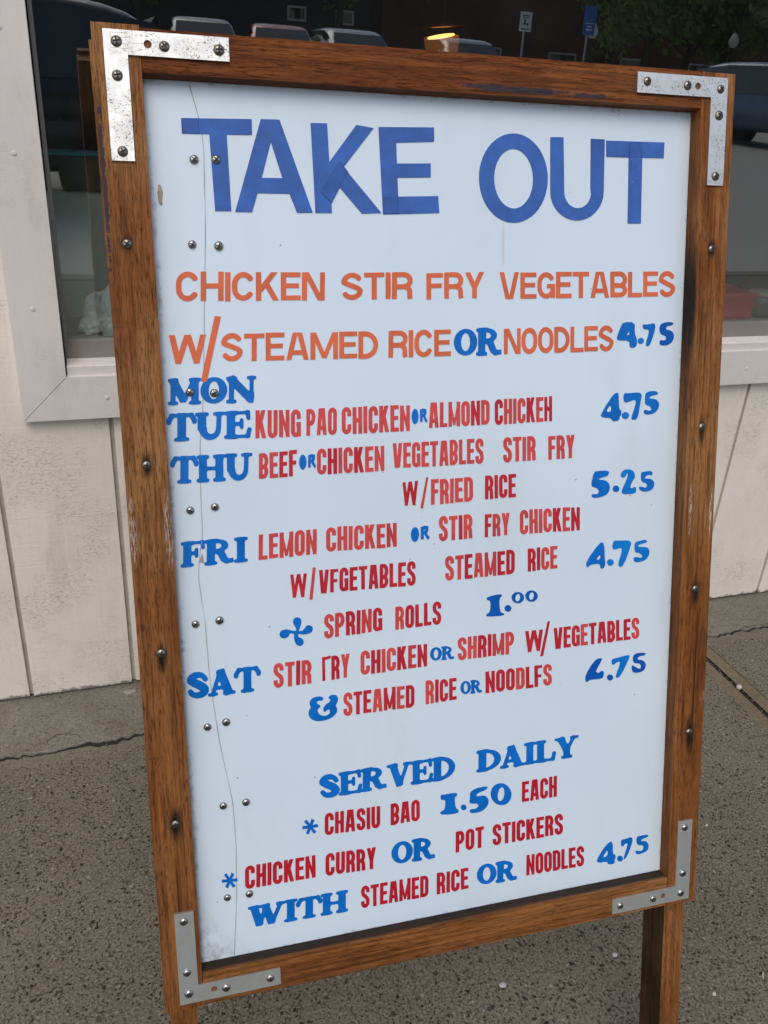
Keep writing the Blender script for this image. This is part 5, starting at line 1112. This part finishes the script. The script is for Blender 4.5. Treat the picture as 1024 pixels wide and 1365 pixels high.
# ---- flat corner brackets
def galv(name, col, rough, spots, spotcol):
    k = NT(name); v = k.obj(); n1 = k.noise(v, 60, 5, .6); n2 = k.noise(v, 620, 4, .7); n3 = k.noise(v, 30, 4, .6)
    c = k.mix(k.mr(n1, .3, .7), col, tuple(x * .86 for x in col))
    sf = k.math('MULTIPLY', k.mr(n2, .55, .62), k.mr(n3, .38, .60, .12, 1)); sf = k.math('MULTIPLY', sf, spots)
    c = k.mix(sf, c, spotcol)
    k.bump(n2, .08, .0005)
    return k.set(col=c, rough=k.mr(n1, .2, .8, rough - .07, rough + .10), metal=k.math('SUBTRACT', .88, k.math('MULTIPLY', sf, .7)))
M_GTOP = galv('worn_zinc', (.70, .70, .66), .50, .95, (.085, .07, .045)); M_GBOT = galv('clean_zinc', (.86, .90, .86), .36, .15, (.3, .3, .28))
def bracket(cu, cv, su, sv, screws, hole, mat):
    """outer corner (cu, cv); arms run su / sv along the rail and the stile"""
    A, Wd = .1030, .0190
    loop = [(cu, cv), (cu + su * A, cv), (cu + su * A, cv + sv * Wd), (cu + su * Wd, cv + sv * Wd), (cu + su * Wd, cv + sv * A), (cu, cv + sv * A)]
    hl = [(hole[0] + .0033 * math.cos(i * .3927), hole[1] + .0033 * math.sin(i * .3927)) for i in range(16)]
    bm = bmesh.new(); prism(bm, [loop, hl], .0002, .0022)
    o = spart('corner_bracket', bm, mat, bevel=.0004, seg=1)
    for a, b in screws: screw(SC1 if mat is M_GBOT else SC2, a, b, .0019, o)
    bm = bmesh.new(); lathe(bm, [(.00325, .0003), (.00325, .0005)], 16, 'z', 0, (hole[0], hole[1], 0)); link('open_hole', bm, plain('bare_wood_hole', (.16, .06, .025), .8), o)
    return o
bt = bracket(.0090, .9238, 1, -1, [(.0195, .9146), (.0580, .9132), (.1034, .9134), (.0184, .8882), (.0184, .8282)], (.0446, .914), M_GTOP)
bracket(.6108, .9216, -1, -1, [(.5187, .9132), (.5641, .9121), (.6025, .9108), (.6020, .8859), (.6012, .8275)], (.5761, .9121), M_GTOP)
bracket(.0153, .0072, 1, 1, [(.0243, .1004), (.0241, .0425), (.0245, .0184), (.0620, .0164), (.1076, .0167)], (.0499, .0178), M_GBOT)
bracket(.6110, .0052, -1, 1, [(.6009, .0992), (.6012, .0401), (.5995, .0143), (.5620, .0143), (.5185, .0143)], (.5755, .0150), M_GBOT)
# stamped maker's ticks on the upper brackets (unreadable): two shallow outlined marks
bm = bmesh.new()
for vv in (.9196, .9112):
    for (a, b, c_, d) in ((.0145, .0285, vv + .0016, vv + .0018), (.0145, .0285, vv - .0018, vv - .0016), (.0145, .0147, vv - .0016, vv + .0016), (.0283, .0285, vv - .0016, vv + .0016)): box(bm, a, b, c_, d, .0021, .00235)
link('stamp', bm, plain('stamp_mark', (.30, .29, .26), .5, .5), bt)
# ---- legs behind the front frame, cut level on the pavement
def leg(ub, ut, wd, d0, d1, sign=1):
    bm = bmesh.new(); vs = []
    for d in (d0, d1):
        vb = -(O.z + W.z * -d) / V.z
        for (uc, vv) in ((ub, vb), (ut, H_ - .006)):
            for e in (0, wd): vs.append(bm.verts.new((uc + e, vv, -d)))
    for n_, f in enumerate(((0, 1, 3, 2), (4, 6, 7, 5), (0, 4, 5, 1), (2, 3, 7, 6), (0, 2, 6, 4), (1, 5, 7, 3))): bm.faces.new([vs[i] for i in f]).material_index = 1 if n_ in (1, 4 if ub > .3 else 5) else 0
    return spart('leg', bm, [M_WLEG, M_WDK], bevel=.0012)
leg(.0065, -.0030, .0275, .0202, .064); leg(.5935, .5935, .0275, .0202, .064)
# ---- rear half of the A-frame, hinged at the top
hinge = O + V * (H_ - .02) - W * .068
RU = -U; 
def rear(name, bm, mat, bevel=0): return link(name, bm, mat, root, False, RM, bevel)
Vr = Vector((-V.x, -V.y, V.z)); Vr = (Vector((-.0131, -.2700, .9627))).normalized(); RU = -(U - Vr * U.dot(Vr)).normalized(); Wr = RU.cross(Vr)
RM = Matrix((RU, Vr, Wr)).transposed().to_4x4(); RM.translation = hinge - Vector((.32, .78, 0)) - Wr * .0
Lr = hinge.z / Vr.z
for x in (-.5950, -.0735):
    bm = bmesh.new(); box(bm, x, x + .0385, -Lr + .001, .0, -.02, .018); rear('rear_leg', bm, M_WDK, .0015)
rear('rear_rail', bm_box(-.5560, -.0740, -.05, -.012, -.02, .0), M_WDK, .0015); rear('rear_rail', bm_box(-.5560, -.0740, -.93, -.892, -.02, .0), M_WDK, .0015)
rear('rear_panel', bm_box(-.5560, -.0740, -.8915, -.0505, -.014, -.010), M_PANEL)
for x in (-.5, -.12):
    bm = bmesh.new(); lathe(bm, [(.005, -.03), (.005, .03)], 12, 'x', 0, (x, .008, .0)); rear('hinge', bm, M_GBOT)

# small litter on the pavement
pebble('paper_scrap', .487, .705, .006, .0045, .0015, M_LITTER, 'white torn scrap on the pavement under the bottom rail of the sign, the larger one')
pebble('paper_scrap', .677, .703, .0045, .004, .0012, M_LITTER, 'tiny white shred on the pavement just left of the right sign leg')
pebble('paper_scrap', .787, .606, .004, .0028, .0012, M_LITTER, 'small round white fleck on the pavement right of the right sign leg', rz=.6)
pebble('paper_scrap', .88, .611, .0075, .0012, .001, M_LITTER, 'thin curled white shred on the pavement at the right edge of the photo', rz=.9)
pebble('paper_scrap', .985, .888, .0035, .0018, .001, M_LITTER, 'tiny white fleck on the pavement level with the bottom right bracket', rz=.2)
pebble('flat_stone', .005, 1.525, .014, .009, .0022, plain('stone_grey', (.30, .27, .23), .9), 'flat pale pebble lying against the wall on the left', 'stone')
pebble('pale_stone', 1.3175, 1.215, .007, .006, .006, M_LITTER, 'small white stone lying in the pavement joint', 'stone')
